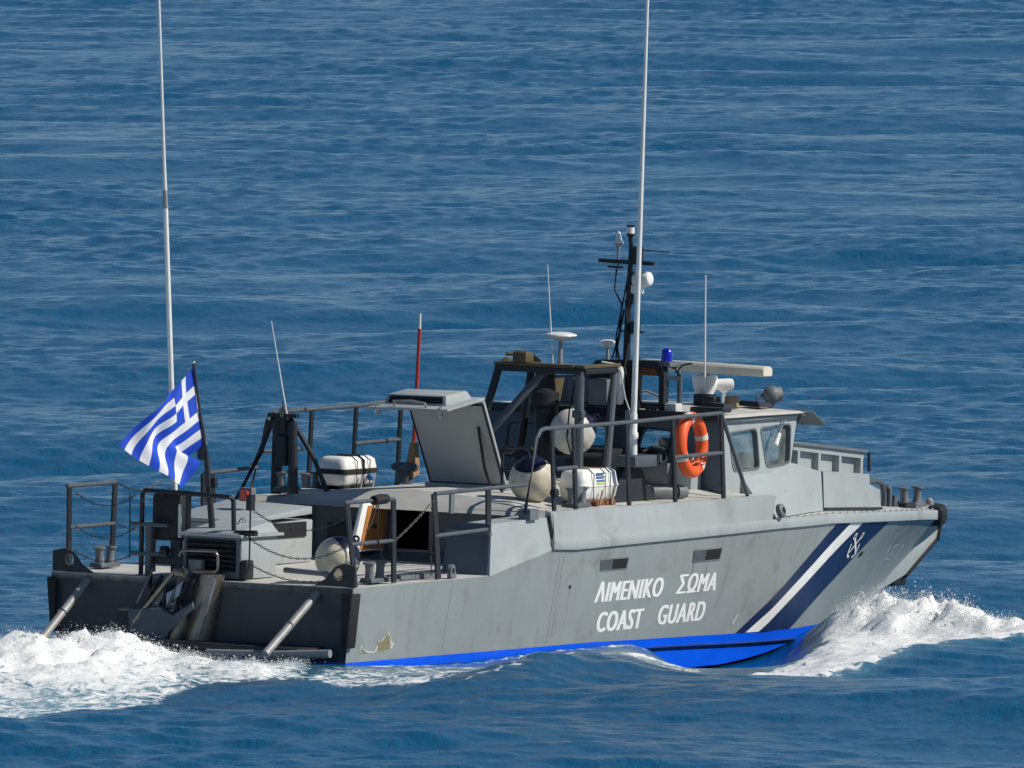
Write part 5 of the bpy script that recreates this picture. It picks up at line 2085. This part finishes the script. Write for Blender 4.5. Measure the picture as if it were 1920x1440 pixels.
def drops(name, P, R_, label, mat="spray_white"):
    base = np.array([(1, 1, 1), (1, -1, -1), (-1, 1, -1), (-1, -1, 1)], float) * .8
    fc = np.array([(0, 1, 2), (0, 3, 1), (0, 2, 3), (1, 3, 2)])
    N = len(P)
    st = np.ones((N, 1, 3))
    st[:, 0, :] = rng.uniform(.7, 1.5, (N, 3))
    v_ = P[:, None, :] + base[None] * R_[:, None, None] * st
    f_ = fc[None] + (np.arange(N) * 4)[:, None, None]
    me_ = bpy.data.meshes.new(name)
    me_.vertices.add(N * 4)
    me_.vertices.foreach_set("co", v_.astype(np.float32).ravel())
    me_.loops.add(N * 12)
    me_.loops.foreach_set("vertex_index", f_.astype(np.int32).ravel())
    me_.polygons.add(N * 4)
    me_.polygons.foreach_set("loop_start", np.arange(0, N * 12, 3, dtype=np.int32))
    me_.polygons.foreach_set("loop_total", np.full(N * 4, 3, dtype=np.int32))
    me_.update(calc_edges=True)
    me_.shade_smooth()
    me_.materials.append(MATS[mat])
    o_ = bpy.data.objects.new(name, me_)
    COL.objects.link(o_)
    o_["kind"] = "stuff"
    o_["label"] = label
    o_["category"] = "spray"
    return o_


def spray_along(line, n_, sx, sy, jets):
    """line: (x, y, throw height); clustered jets give the ragged upper edge"""
    L_ = np.array(line)
    t_ = rng.uniform(0, len(L_) - 1.001, jets)
    i_ = t_.astype(int)
    f_ = (t_ - i_)[:, None]
    J_ = L_[i_] * (1 - f_) + L_[i_ + 1] * f_
    J_[:, 2] *= rng.uniform(.35, 1.25, jets) ** 1.3
    k_ = rng.integers(0, jets, n_)
    hgt = rng.beta(.9, 3.0, n_)
    px = J_[k_, 0] + rng.normal(0, 1, n_) * sx * (.35 + hgt) + hgt * .12
    py = J_[k_, 1] + rng.normal(0, 1, n_) * sy
    pz = sea_z(px, py) - .01 + hgt * J_[k_, 2]
    r = rng.lognormal(math.log(.0024), .40, n_)
    big = rng.random(n_) < .025
    r = np.where(big, rng.uniform(.005, .010, n_), r)
    return np.stack([px, py, pz], -1), np.clip(r, .0012, .012)


P1, R1 = spray_along([(6.55, 6.4, .10), (6.75, 6.6, .18), (7.0, 6.2, .26), (7.4, 5.4, .26), (7.75, 4.9, .24), (8.1, 4.5, .15), (8.6, 4.0, .10), (9.4, 3.4, .08)], 26000, .07, .9, 220)
drops("bow_spray", P1, R1, "white spray thrown up by the bow wave on the right")
P2, R2 = spray_along([(-2.3, -3.6, .10), (-1.7, -2.7, .14), (-1.1, -2.0, .16), (-.7, -1.8, .18), (-.3, -1.9, .15), (0, -2.2, .12), (.4, -2.8, .12), (.8, -2.6, .10), (1.0, -1.5, .12)], 20000, .08, .7, 220)
drops("stern_spray", P2, R2, "white spray boiling up behind the transom on the left")
